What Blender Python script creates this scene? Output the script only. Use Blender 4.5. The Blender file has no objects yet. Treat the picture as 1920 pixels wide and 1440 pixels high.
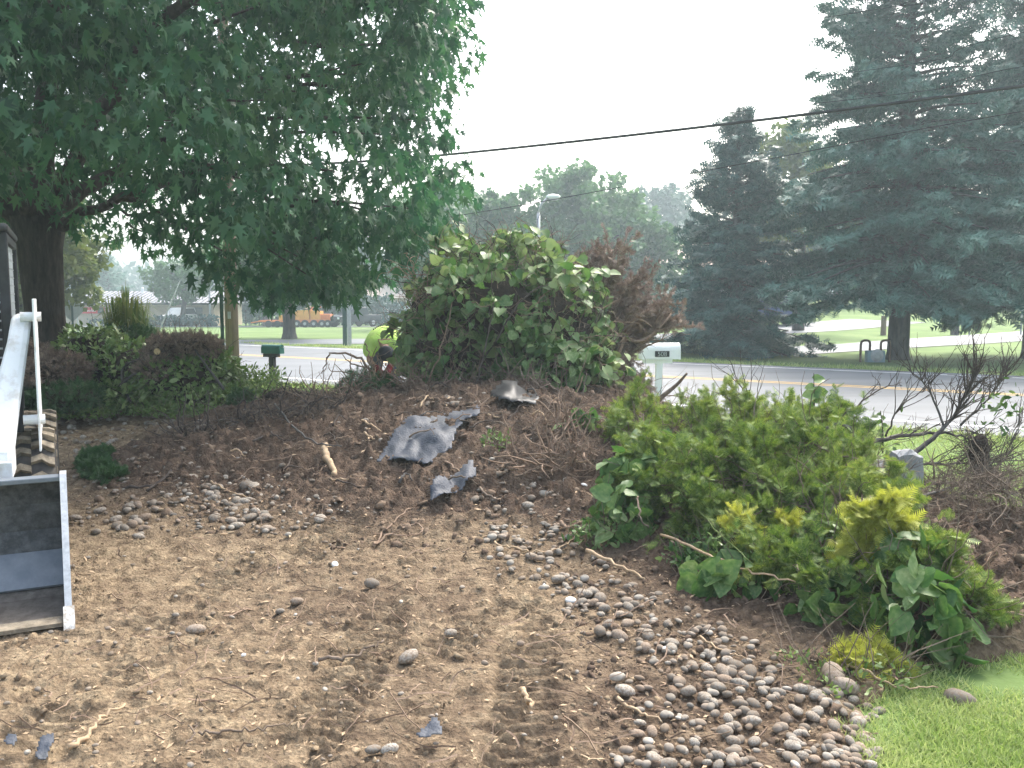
import bpy, math, random
import numpy as np
from mathutils import Vector, Matrix
random.seed(7); RNG = np.random.default_rng(11)
S = bpy.context.scene; COL = S.collection
# ------------------------------------------------------------ camera, sky, sun, exposure
F = 1660.0; CH = 1.8; PITCH = math.atan(158/F)
cam = bpy.data.cameras.new('camera'); camo = bpy.data.objects.new('camera', cam); COL.objects.link(camo)
cam.sensor_width = 36; cam.lens = 36*F/1920; cam.clip_end = 1500; cam.clip_start = .05
camo.location = (0, 0, CH); camo.rotation_euler = (math.pi/2-PITCH, 0, 0); S.camera = camo
w = bpy.data.worlds.new('World'); S.world = w; w.use_nodes = True
wn = w.node_tree.nodes; wl = w.node_tree.links
SUN_EL, SUN_AZ = math.radians(52), math.radians(28)      # azimuth to the right of straight ahead
sky = wn.new('ShaderNodeTexSky'); sky.sky_type = 'NISHITA'; sky.sun_disc = False
sky.sun_elevation = SUN_EL; sky.sun_rotation = SUN_AZ; sky.dust_density = 6; sky.air_density = 1.2; sky.ozone_density = 1
hs = wn.new('ShaderNodeHueSaturation'); hs.inputs['Saturation'].default_value = .72; hs.inputs['Value'].default_value = 1.7
bg = wn['Background']; bg.inputs['Strength'].default_value = .15
wl.new(sky.outputs[0], hs.inputs['Color']); wl.new(hs.outputs[0], bg.inputs['Color'])
sun = bpy.data.lights.new('sun', 'SUN'); sun.energy = 1.5; sun.angle = math.radians(10); sun.color = (1, .97, .92)
suno = bpy.data.objects.new('sun', sun); COL.objects.link(suno)
sd = Vector((math.sin(SUN_AZ)*math.cos(SUN_EL), math.cos(SUN_AZ)*math.cos(SUN_EL), math.sin(SUN_EL)))
suno.rotation_euler = (-sd).to_track_quat('-Z', 'Y').to_euler(); suno.location = (0, 0, 30)
S.view_settings.view_transform = 'Standard'; S.view_settings.look = 'None'; S.view_settings.gamma = 1
S.view_settings.exposure = 1.08
S.view_settings.use_curve_mapping = False

# ------------------------------------------------------------ maths helpers
def ray(px, py):
    a, b = px-960, 720-py; c, s = math.cos(PITCH), math.sin(PITCH)
    return np.array([a, F*c+b*s, -F*s+b*c])
def at(px, py, Y):
    d = ray(px, py); k = Y/d[1]; return np.array([d[0]*k, Y, CH+d[2]*k])
def hash2(ix, iy, s=0):
    n = (ix*374761393+iy*668265263+s*1442695041) & 0x7fffffff
    n = ((n ^ (n >> 13))*1274126177) & 0x7fffffff
    return ((n ^ (n >> 16)) & 0xffff)/65535.0
def vnoise(x, y, s=0):
    x = np.asarray(x, float); y = np.asarray(y, float)
    ix = np.floor(x).astype(np.int64); iy = np.floor(y).astype(np.int64); fx = x-ix; fy = y-iy
    fx = fx*fx*(3-2*fx); fy = fy*fy*(3-2*fy)
    a = hash2(ix, iy, s); b = hash2(ix+1, iy, s); c = hash2(ix, iy+1, s); d = hash2(ix+1, iy+1, s)
    return (a*(1-fx)+b*fx)*(1-fy)+(c*(1-fx)+d*fx)*fy
def fbm(x, y, o=4, s=0, g=.5):
    t = 0; a = 1; n = 0
    for i in range(o):
        t = t+a*vnoise(x*2**i+i*17.3, y*2**i-i*9.1, s+i); n += a; a *= g
    return t/n-.5
def sm(a, b, x):
    t = np.clip((x-a)/(b-a), 0, 1); return t*t*(3-2*t)
def segdist(x, y, x0, y0, x1, y1):
    dx, dy = x1-x0, y1-y0; L = math.hypot(dx, dy)
    s = ((x-x0)*dx+(y-y0)*dy)/L; d = (-(x-x0)*dy+(y-y0)*dx)/L
    return s, d, L
def inside(x, y, poly):
    r = np.zeros(np.shape(x), bool); dist = np.full(np.shape(x), 1e9); n = len(poly)
    for i in range(n):
        x0, y0 = poly[i]; x1, y1 = poly[(i+1) % n]
        c = ((y0 > y) != (y1 > y)) & (x < (x1-x0)*(y-y0)/((y1-y0) if y1 != y0 else 1e-9)+x0)
        r ^= c
        dx, dy = x1-x0, y1-y0; t = np.clip(((x-x0)*dx+(y-y0)*dy)/(dx*dx+dy*dy), 0, 1)
        dist = np.minimum(dist, np.hypot(x-x0-t*dx, y-y0-t*dy))
    return np.where(r, dist, -dist)
SOIL = [(-14, 1.5), (1.35, 1.5), (1.5, 3.3), (2.05, 4.1), (3.3, 4.6), (4.4, 5.6), (4.3, 6.9), (3.0, 8.2), (2.1, 10.2), (1.7, 12.4), (-2, 13), (-4, 14.6), (-8, 15.6), (-14, 15.6)]
MOUNDS = [(-.05, 10.1, 1.75, 1.5, 0, .68), (-1.1, 8.6, 1.0, 1.3, .5, .28), (-2.7, 11.2, 1.5, 1.0, 0, .22), (-6, 13.2, 3.2, .7, 0, .2),
          (1.45, 8.2, .8, 1.5, .35, .30), (2.6, 6.2, .95, 1.5, .6, .30), (-3.5, 8.9, .75, .5, -.2, .22), (-2.5, 8.3, .8, .45, .3, .12),
          (.2, 7.5, .9, .8, 0, .12), (-3.3, 10.6, 1.0, .5, 0, .12), (1.9, 5.2, .8, .8, 0, .10)]
TRACKS = [(-.95, 3.0, -.72, 5.2, .17, 3.), (-.05, 2.8, .12, 5.6, .16, -2.), (-2.05, 4.6, -1.85, 6.1, .15, 2.), (-2.2, 2.9, -1.9, 4.3, .15, -2.), (-1.55, 5.9, -1.2, 6.6, .2, 2.), (-.45, 4.3, .05, 5.2, .15, 3.)]
def soilmask(x, y):
    d = inside(x, y, SOIL)+.55*fbm(x*1.6, y*1.6, 3, 5)
    return sm(-.12, .22, d)
def H(x, y, detail=True):
    x = np.asarray(x, float); y = np.asarray(y, float)
    h = 0
    wx = x+.5*fbm(x*.9, y*.9, 2, 31); wy = y+.5*fbm(x*.9+9, y*.9, 2, 32)
    for cx, cy, sx, sy, r, a in MOUNDS:
        c, s = math.cos(r), math.sin(r); u = (wx-cx)*c+(wy-cy)*s; v = -(wx-cx)*s+(wy-cy)*c
        h = h+a*np.exp(-.5*((u/sx)**2+(v/sy)**2))
    k = sm(.03, .3, h)
    m = soilmask(x, y)
    h = h+.10*k*fbm(x*2.2, y*2.2, 3, 3)
    if detail:
        h = h+(.035+.085*k)*np.abs(fbm(x*7, y*7, 4, 8, .6))*1.6-.03
        b = fbm(x*11, y*11, 3, 18, .6)
        h = h+(.022+.045*k)*sm(.02, .14, b)
        rut = 0
        for x0, y0, x1, y1, wd, cu in TRACKS:
            s, d, L = segdist(x, y, x0, y0, x1, y1); d = d+.06*np.sin(s*1.7)
            win = sm(wd*1.15, wd*.8, np.abs(d))*sm(-.1, .15, s)*sm(L+.1, L-.15, s)*sm(-.32, -.1, fbm(x*3, y*3, 2, 77))
            h = h+win*(-.022+.026*np.maximum(-.35, np.sin(2*math.pi*(s/.082)+cu*30*d*d*1.5+5*fbm(x*2, y*2, 2, 12))))
    return (h+.03)*m-.09*(1-m)
def Zg(x, y):
    x = np.asarray(x, float); y = np.asarray(y, float)
    left = -.0133*np.clip(y-42, 0, 70)*sm(8, -4, x)
    right = .035*np.clip(y-36, 0, 50)*sm(4, 14, x)
    return left+right
def surf(x, y): return np.maximum(H(x, y, False), Zg(x, y))
def hit(px, py, up=0.):
    d = ray(px, py); d = d/d[1]; Y = np.geomspace(2.2, 90, 900)
    X = d[0]*Y; Z = CH+d[2]*Y; g = surf(X, Y)+up; b = np.nonzero(Z < g)[0]
    i = b[0] if len(b) else len(Y)-1
    return np.array([X[i], Y[i], float(surf(X[i], Y[i]))])

# ------------------------------------------------------------ object helpers
def tag(o, label=None, cat=None, group=None, kind=None):
    if label: o['label'] = label
    if cat: o['category'] = cat
    if group: o['group'] = group
    if kind: o['kind'] = kind
    return o
def thing(name, label, cat, loc=(0, 0, 0), rz=0, group=None):
    o = bpy.data.objects.new(name, None); COL.objects.link(o); o.location = tuple(float(v) for v in loc); o.rotation_euler = (0, 0, rz)
    o.empty_display_size = .2
    return tag(o, label, cat, group)
def link(name, me, parent=None):
    o = bpy.data.objects.new(name, me); COL.objects.link(o)
    if parent: o.parent = parent
    return o
def mesh_np(name, V, Fc, mat=None, smooth=False):
    """V (n,3); Fc (m,k) equal-size faces"""
    me = bpy.data.meshes.new(name); V = np.ascontiguousarray(V, np.float32); Fc = np.ascontiguousarray(Fc, np.int32)
    m, k = Fc.shape
    me.vertices.add(len(V)); me.vertices.foreach_set('co', V.ravel())
    me.loops.add(m*k); me.loops.foreach_set('vertex_index', Fc.ravel())
    me.polygons.add(m); me.polygons.foreach_set('loop_start', np.arange(0, m*k, k, dtype=np.int32))
    me.polygons.foreach_set('loop_total', np.full(m, k, np.int32))
    if smooth: me.polygons.foreach_set('use_smooth', np.ones(m, bool))
    me.update(calc_edges=True)
    if mat: me.materials.append(mat)
    return me
class MB:
    def __init__(s): s.v = []; s.f = []
    def add(s, v, f):
        n = len(s.v); s.v += [tuple(map(float, p)) for p in v]; s.f += [tuple(i+n for i in q) for q in f]; return s
    def box(s, x0, x1, y0, y1, z0, z1, M=None):
        v = [(x0, y0, z0), (x1, y0, z0), (x1, y1, z0), (x0, y1, z0), (x0, y0, z1), (x1, y0, z1), (x1, y1, z1), (x0, y1, z1)]
        if M is not None: v = [tuple(M @ Vector(p)) for p in v]
        return s.add(v, [(0, 3, 2, 1), (4, 5, 6, 7), (0, 1, 5, 4), (1, 2, 6, 5), (2, 3, 7, 6), (3, 0, 4, 7)])
    def prism(s, pts, y0, y1, axis='x'):
        """polygon pts in the plane across `axis`, extruded from y0 to y1 along it"""
        n = len(pts)
        def mk(p, t):
            return (t, p[0], p[1]) if axis == 'x' else (p[0], t, p[1]) if axis == 'y' else (p[0], p[1], t)
        v = [mk(p, y0) for p in pts]+[mk(p, y1) for p in pts]
        f = [tuple(range(n-1, -1, -1)), tuple(range(n, 2*n))]+[(i, (i+1) % n, n+(i+1) % n, n+i) for i in range(n)]
        return s.add(v, f)
    def tube(s, P, R, n=6, cap=True):
        P = [Vector(tuple(map(float, p))) for p in P]
        if not hasattr(R, '__len__'): R = [R]*len(P)
        v = []; up = Vector((0, 0, 1)); a = None
        for i, p in enumerate(P):
            t = (P[min(i+1, len(P)-1)]-P[max(i-1, 0)])
            if t.length < 1e-7: t = Vector((0, 0, 1))
            t.normalize()
            if a is None:
                a = t.cross(up if abs(t.z) < .9 else Vector((1, 0, 0))).normalized()
            else:
                a = (a-t*a.dot(t)); a = a.normalized() if a.length > 1e-5 else t.orthogonal().normalized()
            b = t.cross(a)
            for k in range(n):
                an = 2*math.pi*k/n; v.append(p+(a*math.cos(an)+b*math.sin(an))*R[i])
        f = [(i*n+k, i*n+(k+1) % n, (i+1)*n+(k+1) % n, (i+1)*n+k) for i in range(len(P)-1) for k in range(n)]
        if cap: f += [tuple(range(n-1, -1, -1)), tuple((len(P)-1)*n+k for k in range(n))]
        return s.add(v, f)
    def lathe(s, prof, cx=0, cy=0, n=20, M=None):
        v = []
        for r, z in prof:
            for k in range(n):
                a = 2*math.pi*k/n; v.append(Vector((cx+r*math.cos(a), cy+r*math.sin(a), z)))
        if M is not None: v = [M @ p for p in v]
        f = [(i*n+k, i*n+(k+1) % n, (i+1)*n+(k+1) % n, (i+1)*n+k) for i in range(len(prof)-1) for k in range(n)]
        f += [tuple(range(n-1, -1, -1)), tuple((len(prof)-1)*n+k for k in range(n))]
        return s.add(v, f)
    def build(s, name, mat, parent=None, smooth=False, bevel=0):
        me = bpy.data.meshes.new(name); me.from_pydata(s.v, [], s.f); me.update()
        if smooth: me.polygons.foreach_set('use_smooth', np.ones(len(me.polygons), bool))
        me.materials.append(mat); o = link(name, me, parent)
        if bevel:
            b = o.modifiers.new('bevel', 'BEVEL'); b.width = bevel; b.segments = 2; b.limit_method = 'ANGLE'
        return o

# ------------------------------------------------------------ materials
def nt(name):
    m = bpy.data.materials.new(name); m.use_nodes = True
    return m, m.node_tree.nodes, m.node_tree.links, m.node_tree.nodes['Principled BSDF']
def c4(c): return (c[0], c[1], c[2], 1)
def mat(name, c1, c2=None, scale=8, rough=.8, bump=0, bscale=None, metal=0, spec=.3, c3=None, detail=6, stretch=None):
    m, N, L, P = nt(name); P.inputs['Roughness'].default_value = rough; P.inputs['Metallic'].default_value = metal
    P.inputs['Specular IOR Level'].default_value = spec; P.inputs['Base Color'].default_value = c4(c1)
    tc = N.new('ShaderNodeTexCoord'); src = tc.outputs['Object']
    if stretch:
        mp = N.new('ShaderNodeMapping'); mp.inputs['Scale'].default_value = stretch; L.new(src, mp.inputs[0]); src = mp.outputs[0]
    if c2:
        no = N.new('ShaderNodeTexNoise'); no.inputs['Scale'].default_value = scale; no.inputs['Detail'].default_value = detail; no.inputs['Roughness'].default_value = .65
        L.new(src, no.inputs[0]); r = N.new('ShaderNodeValToRGB'); L.new(no.outputs[0], r.inputs[0])
        r.color_ramp.elements[0].position = .33; r.color_ramp.elements[1].position = .67
        r.color_ramp.elements[0].color = c4(c1); r.color_ramp.elements[1].color = c4(c2)
        if c3: e = r.color_ramp.elements.new(.5); e.color = c4(c3)
        L.new(r.outputs[0], P.inputs['Base Color'])
    if bump:
        nb = N.new('ShaderNodeTexNoise'); nb.inputs['Scale'].default_value = bscale or scale*3; nb.inputs['Detail'].default_value = 5
        L.new(src, nb.inputs[0]); bp = N.new('ShaderNodeBump'); bp.inputs['Strength'].default_value = bump; bp.inputs['Distance'].default_value = .02
        L.new(nb.outputs[0], bp.inputs['Height']); L.new(bp.outputs[0], P.inputs['Normal'])
    return m
def leafmat(name, cols, rough=.5, trans=.3, scale=.6, tcol=None, spec=.35):
    """colour varies leaf by leaf (random per island) and by patches"""
    m, N, L, P = nt(name); P.inputs['Roughness'].default_value = rough; P.inputs['Specular IOR Level'].default_value = spec
    g = N.new('ShaderNodeNewGeometry'); tc = N.new('ShaderNodeTexCoord'); oi = N.new('ShaderNodeObjectInfo')
    no = N.new('ShaderNodeTexNoise'); no.inputs['Scale'].default_value = scale; no.inputs['Detail'].default_value = 3; L.new(tc.outputs['Object'], no.inputs[0])
    a = N.new('ShaderNodeMath'); a.operation = 'MULTIPLY_ADD'; L.new(no.outputs[0], a.inputs[0]); a.inputs[1].default_value = .9; a.inputs[2].default_value = -.2
    b = N.new('ShaderNodeMath'); b.operation = 'MULTIPLY_ADD'; L.new(g.outputs['Random Per Island'], b.inputs[0]); b.inputs[1].default_value = .45; L.new(a.outputs[0], b.inputs[2])
    b2 = N.new('ShaderNodeMath'); b2.operation = 'MULTIPLY_ADD'; L.new(oi.outputs['Random'], b2.inputs[0]); b2.inputs[1].default_value = .3; L.new(b.outputs[0], b2.inputs[2])
    r = N.new('ShaderNodeValToRGB'); L.new(b2.outputs[0], r.inputs[0]); el = r.color_ramp.elements
    for i, c in enumerate(cols):
        p = .15+.75*i/(len(cols)-1)
        e = el[i] if i < 2 else el.new(p)
        e.position = p; e.color = c4(c)
    L.new(r.outputs[0], P.inputs['Base Color'])
    t = N.new('ShaderNodeBsdfTranslucent'); mx = N.new('ShaderNodeMixShader'); mx.inputs[0].default_value = trans
    hsv = N.new('ShaderNodeHueSaturation'); hsv.inputs['Value'].default_value = 1.6; hsv.inputs['Saturation'].default_value = 1.1; hsv.inputs['Hue'].default_value = .495
    L.new(r.outputs[0], hsv.inputs['Color']); L.new(hsv.outputs[0], t.inputs['Color'])
    L.new(P.outputs[0], mx.inputs[1]); L.new(t.outputs[0], mx.inputs[2])
    L.new(mx.outputs[0], N['Material Output'].inputs['Surface'])
    return m
M = {}
M['maple'] = leafmat('maple leaf', [(.012, .045, .022), (.024, .085, .038), (.05, .13, .055), (.09, .175, .075)], trans=.32, scale=.7)
M['decid'] = leafmat('broad leaf', [(.026, .075, .028), (.055, .135, .045), (.10, .20, .07)], trans=.25, scale=.3)
M['decid_yellow'] = leafmat('yellow green leaf', [(.05, .08, .018), (.10, .14, .03), (.15, .17, .04)], trans=.3, scale=.3)
M['far'] = leafmat('far leaf', [(.02, .06, .035), (.05, .11, .06)], trans=.15, scale=.15)
M['spruce'] = leafmat('spruce needles', [(.022, .070, .050), (.055, .14, .105), (.14, .27, .21)], trans=.08, scale=.5)
M['spruce_dark'] = leafmat('dark spruce needles', [(.015, .050, .040), (.034, .092, .075), (.075, .165, .135)], trans=.06, scale=.5)
M['vine'] = leafmat('vine leaf', [(.016, .05, .016), (.03, .085, .024), (.055, .13, .032), (.11, .19, .055), (.22, .29, .12)], trans=.25, scale=3.5, rough=.5, spec=.4)
M['holly'] = leafmat('glossy shrub leaf', [(.014, .045, .014), (.045, .11, .025), (.12, .21, .05), (.24, .32, .12)], trans=.15, scale=2, rough=.35)
M['weed'] = leafmat('weed leaf', [(.04, .09, .02), (.09, .16, .04), (.16, .23, .07)], trans=.3, scale=2)
M['cedar'] = leafmat('cedar spray', [(.035, .085, .018), (.10, .17, .032), (.20, .27, .06), (.34, .38, .10)], trans=.22, scale=1.6, rough=.6)
M['cedar_yellow'] = leafmat('yellow cedar spray', [(.13, .19, .03), (.26, .30, .05), (.42, .44, .10)], trans=.3, scale=4, rough=.6)
M['pinegreen'] = leafmat('soft needle spray', [(.02, .06, .02), (.04, .10, .03), (.07, .14, .045)], trans=.15, scale=3)
M['deadneedle'] = leafmat('dead needles', [(.10, .074, .058), (.20, .148, .115), (.34, .26, .20)], trans=.05, scale=2.5, rough=.9)
M['grassblade'] = leafmat('grass blade', [(.12, .20, .05), (.22, .31, .09), (.40, .45, .20)], trans=.3, scale=1.2, rough=.6)
M['tallgrass'] = leafmat('tall grass blade', [(.05, .10, .02), (.10, .17, .04), (.22, .25, .07)], trans=.3, scale=3)
M['bark'] = mat('bark', (.022, .018, .015), (.075, .062, .052), 14, .95, .9, 30, stretch=(1, 1, .25))
M['barkgrey'] = mat('grey bark', (.05, .048, .045), (.13, .12, .11), 10, .95, .8, 25, stretch=(1, 1, .25))
M['twig'] = mat('twig wood', (.10, .075, .055), (.22, .17, .13), 20, .9)
M['twigdark'] = mat('dark twig wood', (.035, .028, .024), (.10, .08, .065), 20, .9)
M['palewood'] = mat('pale stripped wood', (.30, .21, .13), (.48, .36, .23), 25, .8)
M['cutwood'] = mat('freshly cut wood', (.62, .45, .22), (.72, .56, .32), 40, .7)
M['root'] = mat('root bark', (.16, .105, .075), (.30, .22, .155), 30, .9)
M['pole'] = mat('weathered pole wood', (.14, .10, .075), (.26, .20, .15), 6, .9, .4, 20, stretch=(4, 4, .3))
M['steel'] = mat('galvanised steel', (.32, .34, .35), (.45, .47, .48), 10, .45, metal=.5)
M['greensteel'] = mat('green painted steel post', (.02, .06, .05), (.04, .09, .075), 20, .6)
M['black'] = mat('black rubber', (.012, .012, .013), (.03, .03, .032), 12, .7)
M['cable'] = mat('cable black', (.03, .032, .036), (.05, .052, .056), 5, .7)
M['whitepaint'] = mat('white machine paint', (.50, .47, .42), (.78, .80, .80), 5, .42, spec=.5, c3=(.76, .78, .79), detail=10)
M['blackpaint'] = mat('black painted steel', (.018, .019, .021), (.04, .042, .045), 8, .5, .1)
M['plastic'] = mat('landscape fabric', (.030, .038, .052), (.085, .092, .10), 5, .6, .35, 60, spec=.35, c3=(.050, .060, .080))
M['hivis'] = mat('hi vis cloth', (.56, .88, .16), (.70, .96, .30), 8, .8, .3, 25)
M['skin'] = mat('skin', (.42, .24, .17), (.50, .30, .22), 20, .6)
M['capcloth'] = mat('dark cap cloth', (.012, .015, .022), (.025, .03, .04), 30, .85)
M['redglove'] = mat('dark red glove', (.16, .012, .02), (.26, .02, .03), 20, .8)
M['jeans'] = mat('blue grey trousers', (.05, .06, .09), (.09, .10, .13), 30, .9)
M['whitemetal'] = mat('white enamel', (.78, .80, .82), (.85, .86, .87), 4, .4)
M['greenmetal'] = mat('green mailbox enamel', (.012, .09, .075), (.02, .12, .10), 6, .4)
M['sign_back'] = mat('sign back aluminium', (.30, .36, .34), (.38, .43, .41), 6, .5, metal=.2)
M['orange'] = mat('orange sheet', (.75, .28, .03), (.8, .33, .04), 6, .5)
M['machineyellow'] = mat('machine yellow', (.62, .27, .03), (.75, .36, .06), 3, .5)
M['machineorange'] = mat('trailer orange', (.6, .16, .04), (.7, .22, .06), 3, .5)
M['gasmeter'] = mat('gas meter blue grey', (.22, .32, .36), (.32, .42, .46), 6, .5)
M['rust'] = mat('rusty pipe', (.07, .035, .02), (.13, .07, .04), 20, .8)
M['glass'] = mat('window glass', (.03, .045, .06), None, rough=.12, spec=.6)
M['wallwhite'] = mat('white wall', (.62, .64, .66), (.70, .71, .72), 1.5, .8)
M['brickbeige'] = mat('pale brick', (.40, .33, .24), (.50, .42, .32), 5, .9, .2)
M['roofgrey'] = mat('grey metal roof', (.24, .25, .28), (.32, .33, .36), 3, .55)
M['rooftan'] = mat('tan shingle roof', (.46, .38, .31), (.54, .46, .38), 3, .9)
M['darktrim'] = mat('dark trim', (.05, .05, .05), (.08, .08, .08), 6, .7)
M['red'] = mat('red sign face', (.62, .03, .05), (.66, .04, .06), 3, .5)
M['gravelwhite'] = mat('white litter', (.7, .7, .68), (.8, .8, .78), 10, .7)
M['concrete'] = mat('concrete', (.40, .39, .37), (.52, .51, .48), 3, .9, .2, 30)
# stones: each one its own tone
def stonemat():
    m, N, L, P = nt('river stone'); P.inputs['Roughness'].default_value = .85; P.inputs['Specular IOR Level'].default_value = .25
    tc = N.new('ShaderNodeTexCoord'); g = N.new('ShaderNodeNewGeometry'); oi = N.new('ShaderNodeObjectInfo')
    ad = N.new('ShaderNodeMath'); ad.operation = 'ADD'; L.new(g.outputs['Random Per Island'], ad.inputs[0]); L.new(oi.outputs['Random'], ad.inputs[1])
    fr = N.new('ShaderNodeMath'); fr.operation = 'FRACT'; L.new(ad.outputs[0], fr.inputs[0])
    r = N.new('ShaderNodeValToRGB'); L.new(fr.outputs[0], r.inputs[0]); el = r.color_ramp.elements
    cs = [(.15, .13, .105), (.24, .215, .18), (.26, .20, .15), (.33, .305, .26), (.19, .175, .15), (.42, .385, .33)]
    for i, c in enumerate(cs):
        e = el[i] if i < 2 else el.new(i/5); e.position = i/5; e.color = c4(c)
    no = N.new('ShaderNodeTexNoise'); no.inputs['Scale'].default_value = 30; no.inputs['Detail'].default_value = 6; L.new(tc.outputs['Object'], no.inputs[0])
    mp = N.new('ShaderNodeMapRange'); L.new(no.outputs[0], mp.inputs[0]); mp.inputs[1].default_value = .3; mp.inputs[2].default_value = .7; mp.inputs[3].default_value = .75; mp.inputs[4].default_value = 1.25
    mu = N.new('ShaderNodeMixRGB'); mu.blend_type = 'MULTIPLY'; mu.inputs[0].default_value = 1; L.new(r.outputs[0], mu.inputs[1]); L.new(mp.outputs[0], mu.inputs[2])
    # dried mud clinging in blotches
    n2 = N.new('ShaderNodeTexNoise'); n2.inputs['Scale'].default_value = 9; n2.inputs['Detail'].default_value = 5; L.new(tc.outputs['Object'], n2.inputs[0])
    m2 = N.new('ShaderNodeMapRange'); L.new(n2.outputs[0], m2.inputs[0]); m2.inputs[1].default_value = .44; m2.inputs[2].default_value = .6; m2.inputs[4].default_value = .75
    mx = N.new('ShaderNodeMixRGB'); L.new(m2.outputs[0], mx.inputs[0]); L.new(mu.outputs[0], mx.inputs[1]); mx.inputs[2].default_value = (.17, .125, .085, 1)
    L.new(mx.outputs[0], P.inputs['Base Color'])
    bp = N.new('ShaderNodeBump'); bp.inputs['Strength'].default_value = .25; bp.inputs['Distance'].default_value = .01; L.new(no.outputs[0], bp.inputs['Height']); L.new(bp.outputs[0], P.inputs['Normal'])
    return m
M['stone'] = stonemat()
M['slab'] = mat('grey slab stone', (.16, .17, .18), (.27, .28, .29), 7, .75, .4, 25)
def soilmat():
    m, N, L, P = nt('soil'); P.inputs['Roughness'].default_value = .97; P.inputs['Specular IOR Level'].default_value = .15
    tc = N.new('ShaderNodeTexCoord'); at_ = N.new('ShaderNodeAttribute'); at_.attribute_name = 'subsoil'
    def noise(s, d=7, ro=.65):
        n = N.new('ShaderNodeTexNoise'); n.inputs['Scale'].default_value = s; n.inputs['Detail'].default_value = d; n.inputs['Roughness'].default_value = ro; L.new(tc.outputs['Object'], n.inputs[0]); return n
    def ramp(src, stops):
        r = N.new('ShaderNodeValToRGB'); L.new(src, r.inputs[0])
        for i, (p, c) in enumerate(stops):
            e = r.color_ramp.elements[i] if i < 2 else r.color_ramp.elements.new(p); e.position = p; e.color = c4(c)
        return r
    n1 = noise(9); n2 = noise(34, 6, .7); n3 = noise(2.2)
    top = ramp(n1.outputs[0], [(.3, (.06, .041, .03)), (.72, (.155, .112, .082)), (.5, (.105, .073, .052))])
    sub = ramp(n1.outputs[0], [(.3, (.12, .085, .056)), (.70, (.39, .305, .195)), (.48, (.225, .168, .108))])
    ma = N.new('ShaderNodeMath'); ma.operation = 'MULTIPLY_ADD'; L.new(n2.outputs[0], ma.inputs[0]); ma.inputs[1].default_value = 1.1; ma.inputs[2].default_value = -.55
    ad = N.new('ShaderNodeMath'); ad.operation = 'ADD'; ad.use_clamp = True; L.new(ma.outputs[0], ad.inputs[0]); L.new(at_.outputs['Fac'], ad.inputs[1])
    mx = N.new('ShaderNodeMixRGB'); L.new(ad.outputs[0], mx.inputs[0]); L.new(top.outputs[0], mx.inputs[1]); L.new(sub.outputs[0], mx.inputs[2])
    sp = N.new('ShaderNodeTexVoronoi'); sp.inputs['Scale'].default_value = 55; L.new(tc.outputs['Object'], sp.inputs['Vector'])
    spr = N.new('ShaderNodeMapRange'); L.new(sp.outputs['Color'], spr.inputs[0]); spr.inputs[1].default_value = .0; spr.inputs[2].default_value = 1; spr.inputs[3].default_value = .72; spr.inputs[4].default_value = 1.3
    mu = N.new('ShaderNodeMixRGB'); mu.blend_type = 'MULTIPLY'; mu.inputs[0].default_value = .8; L.new(mx.outputs[0], mu.inputs[1]); L.new(spr.outputs[0], mu.inputs[2])
    L.new(mu.outputs[0], P.inputs['Base Color'])
    b1 = N.new('ShaderNodeBump'); b1.inputs['Strength'].default_value = .9; b1.inputs['Distance'].default_value = .03; L.new(n2.outputs[0], b1.inputs['Height'])
    b2 = N.new('ShaderNodeBump'); b2.inputs['Strength'].default_value = .6; b2.inputs['Distance'].default_value = .012; L.new(sp.outputs['Distance'], b2.inputs['Height']); L.new(b1.outputs[0], b2.inputs['Normal'])
    L.new(b2.outputs[0], P.inputs['Normal']); return m
M['soil'] = soilmat()
M['clod'] = mat('soil clod', (.075, .05, .036), (.20, .145, .10), 3, .97, .5, 60)
M['clodtan'] = mat('tan soil clod', (.17, .12, .078), (.32, .25, .16), 5, .97, .5, 60)
M['lawn'] = mat('lawn', (.092, .140, .040), (.165, .225, .075), .35, .95, .5, 18, c3=(.115, .185, .05), detail=9)
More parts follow.
